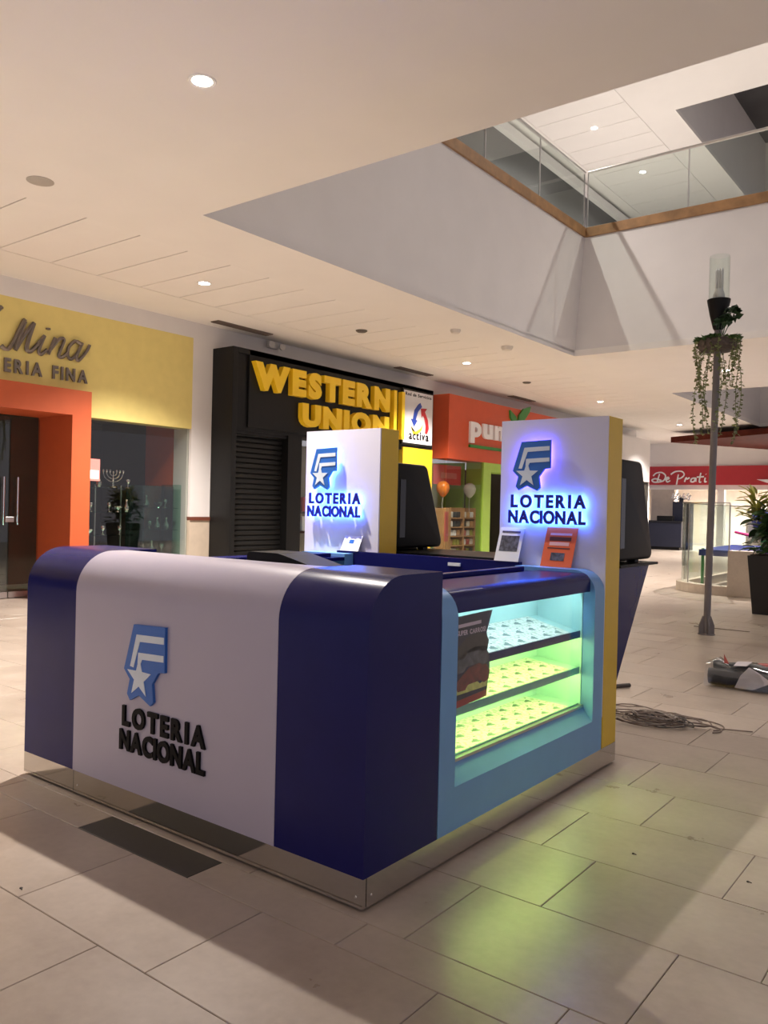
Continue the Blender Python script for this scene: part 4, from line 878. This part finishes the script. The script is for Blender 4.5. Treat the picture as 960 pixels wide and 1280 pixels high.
build(MB().prism([(16.6, 0.66), (19.0, 0.70), (19.0, 0.82), (16.6, 0.78)], 0, -4.9, -3.6), 'slide', 'play_blue', pl)
build(MB().box(-4.0, -3.3, 17.6, 17.75, 0.7, 1.55, bev=0.03), 'side_panel', 'play_green', pl)
build(MB().tube([(-4.55, 17.9, 1.12), (-4.2, 17.7, 1.06), (-3.8, 17.5, 1.04), (-3.4, 17.5, 1.05), (-3.2, 17.6, 1.0)], 0.03, 10), 'handrail', 'play_pink', pl)
build(MB().lathe([(0, -0.22), (0.16, -0.15), (0.22, 0), (0.16, 0.15), (0, 0.22)], (-3.95, 17.5, 1.38), 16), 'ball', 'play_blue', pl)
for (x_, y_) in ((-4.85, 16.7), (-3.65, 16.7), (-4.85, 19.5), (-3.65, 19.5)): build(MB().tube([(x_, y_, 0), (x_, y_, 0.8)], 0.03, 8), 'leg', 'play_green', pl)
# planter
PCX, PCY = -2.78, 13.25
pp = thing('potted_plant', (PCX, PCY, 0), 'tall tapered black planter with dark leaves and yellow strap leaves', 'potted plant')
def taper(h, a, b): return [(PCX-a, PCY-a, 0), (PCX+a, PCY-a, 0), (PCX+a, PCY+a, 0), (PCX-a, PCY+a, 0), (PCX-b, PCY-b, h), (PCX+b, PCY-b, h), (PCX+b, PCY+b, h), (PCX-b, PCY+b, h)]
build(MB().add(taper(0.87, 0.26, 0.33), [(0, 3, 2, 1), (4, 5, 6, 7), (0, 1, 5, 4), (1, 2, 6, 5), (2, 3, 7, 6), (3, 0, 4, 7)]), 'pot', 'pot_black', pp)
build(MB().box(PCX-0.30, PCX+0.30, PCY-0.30, PCY+0.30, 0.86, 0.885), 'soil', 'soil', pp)
random.seed(5)
def bigleaf(m, s, wd):
    mb = MB(); n = 6; vs = []; fs = []
    for i in range(n+1):
        t_ = i/n; wv = wd*math.sin(PI*min(1, t_*0.97+0.03))**0.7; z_ = -0.35*t_*t_*s; vs += [(t_*s, -wv, z_), (t_*s, 0, z_-0.012), (t_*s, wv, z_)]
    for i in range(n):
        for k in range(2): fs.append((3*i+k, 3*i+k+1, 3*i+3+k+1, 3*i+3+k))
    me = bpy.data.meshes.new('leaf'); me.from_pydata(vs, [], fs); me.materials.append(MAT[m]); return me
ld, lm_, ly = bigleaf('leaf_dark', 0.22, 0.06), bigleaf('leaf_mid', 0.19, 0.05), bigleaf('leaf_yellow', 0.26, 0.024)
def put_leaf(me, p, az, el): 
    o = link('leaf', me, p, pp); o.rotation_euler = (random.uniform(-0.4, 0.4), -el, az)
for k in range(190):
    a = random.uniform(0, 6.28); zz = random.uniform(0.88, 1.62); rr = random.uniform(0.03, 0.33)*(1.1-0.3*abs(zz-1.15))
    put_leaf(random.choice((ld, ld, lm_)), (PCX+rr*math.cos(a), PCY+rr*math.sin(a), zz), a+random.uniform(-0.6, 0.6), random.uniform(-0.5, 0.9))
for k in range(90):
    a = random.uniform(0, 6.28); cx_ = PCX-0.27 if k % 3 else PCX+0.15; zz = random.uniform(1.38, 1.80)
    put_leaf(ly, (cx_+0.04*math.cos(a), PCY-0.1+0.04*math.sin(a), zz), a, random.uniform(0.1, 1.2))
for k in range(7):
    a = k*0.9; build(MB().tube([(PCX+0.08*math.cos(a), PCY+0.08*math.sin(a), 0.88), (PCX+0.16*math.cos(a), PCY+0.16*math.sin(a), 1.3), (PCX+0.2*math.cos(a)-0.05, PCY+0.2*math.sin(a)-0.05, 1.65)], 0.01, 6), 'stem', 'stem_brown', pp)

# ================================================================== THINGS ON THE FLOOR
# rolled banners in plastic
bx0 = Vector((-2.03, 7.24, 0.0)); dirv = Vector((0.995, 0.10, 0))
rb = thing('banner_bundle', tuple(bx0), 'bundle of rolled banners wrapped in clear plastic lying on the floor', 'bundle')
side = Vector((-dirv.y, dirv.x, 0))
def roll(name, m, a, b, offs, r, z, sq=1.0):
    pts = [bx0+dirv*(a+(b-a)*i/8)+side*offs+Z_*(z+0.006*math.sin(i*1.7)) for i in range(9)]
    build(MB().tube(pts, [r*(0.9+0.12*math.sin(i*2.3+a*9)) for i in range(9)], 12), name, m, rb)
roll('roll', 'cloth_grey', 0.0, 1.1, 0.02, 0.075, 0.08); roll('roll', 'banner_navy', 0.02, 1.2, 0.14, 0.07, 0.075); roll('roll', 'cloth_grey', 0.03, 0.5, 0.07, 0.05, 0.165)
roll('roll', 'banner_teal', 0.46, 1.3, 0.05, 0.085, 0.10); roll('roll', 'banner_red', 0.38, 0.62, 0.10, 0.06, 0.165)
def sheet(pts, m):
    P = [bx0+dirv*p[0]+side*p[1]+Z_*p[2] for p in pts]; n = len(P); q_ = [v+Vector((0, 0, 0.004)) for v in P]
    build(MB().add(P+q_, [list(range(n)), list(range(n, 2*n))]+[(i, (i+1) % n, n+(i+1) % n, n+i) for i in range(n)]), 'banner_flap', m, rb)
sheet([(0.22, -0.075, 0.02), (0.36, -0.09, 0.02), (0.50, -0.07, 0.09), (0.40, -0.05, 0.155), (0.32, -0.02, 0.19), (0.26, -0.05, 0.12)], 'banner_white')
sheet([(0.20, -0.02, 0.19), (0.30, -0.03, 0.20), (0.34, 0.03, 0.23), (0.22, 0.04, 0.22)], 'banner_white')
sheet([(0.12, 0.02, 0.20), (0.16, 0.0, 0.20), (0.11, 0.05, 0.27)], 'banner_red')
mb = MB(); nseg = 14; ringn = 14
prof = [(0.14+0.015*math.sin(3*k)) for k in range(ringn)]
vs = []; fs = []
for i in range(nseg):
    for k in range(ringn):
        a = PI*(k/(ringn-1)); r_ = 0.165+0.012*math.sin(7*k+3*i); vs.append(bx0+dirv*(-0.02+0.095*i)+side*(0.07+r_*math.cos(a))+Z_*(0.01+1.35*r_*math.sin(a)*(0.9+0.1*math.sin(i*2.1))))
for i in range(nseg-1):
    for k in range(ringn-1): fs.append((i*ringn+k, i*ringn+k+1, (i+1)*ringn+k+1, (i+1)*ringn+k))
build(mb.add(vs, fs, True), 'plastic_wrap', 'plastic_wrap', rb)
# cables
cb_ = thing('cable_tangle', (-1.95, 5.7, 0), 'loose tangle of thin brown and grey cables on the floor behind the tower', 'cables')
random.seed(21)
for k in range(9):
    cx_, cy_ = random.gauss(-2.0, 0.10), random.gauss(5.72, 0.10); a = random.uniform(0, 6.28); rr = random.uniform(0.07, 0.2); pts = []
    for j in range(46):
        a += random.uniform(0.18, 0.38); rr += random.uniform(-0.018, 0.018); rr = min(max(rr, 0.05), 0.24)
        pts.append((cx_+1.25*rr*math.cos(a), cy_+0.9*rr*math.sin(a), 0.006+0.004*(k % 6)+0.012*abs(math.sin(j*0.5+k))))
    if k in (2, 5): 
        ex = pts[-1]; pts += [(ex[0]+0.25*(q_/6), ex[1]+0.10*(q_/6)*(1 if k == 2 else -0.6), 0.008) for q_ in range(1, 7)]
    build(MB().tube(pts, 0.0045, 5), 'cable', ('cable_brown', 'cable_grey', 'cable_brown', 'cable_black')[k % 4], cb_)
for (a0, b0, r_) in ((-1.70, 5.80, 0.15), (-1.66, 5.72, 0.12)):
    build(MB().tube([(a0+r_*1.2*math.cos(q_/14*PI), b0+r_*math.sin(q_/14*PI), 0.006) for q_ in range(-3, 15)], 0.0045, 5), 'cable', 'cable_brown', cb_)
build(MB().tube([(-2.62, 6.45, 0.02), (-2.5, 6.66, 0.02)], 0.018, 8), 'black_rod', 'cable_black', None, 'short black rod lying on the floor behind the tower', 'rod')
for k, (x_, y_) in enumerate(((-2.90, 1.60), (-1.25, 3.42), (-0.80, 3.46))):
    mb = MB(); mb.lathe([(0.0, 0), (0.006, 0.0), (0.005, 0.004), (0, 0.005)], (x_, y_, 0), 6).tube([(x_, y_, 0.003), (x_+0.015, y_-0.005, 0.003)], 0.002, 5)
    build(mb, 'litter_scrap', 'cable_black', None, 'tiny dark scrap of litter on the floor tiles', 'litter', 'scraps of litter on the floor')
print('TILES', near_n)
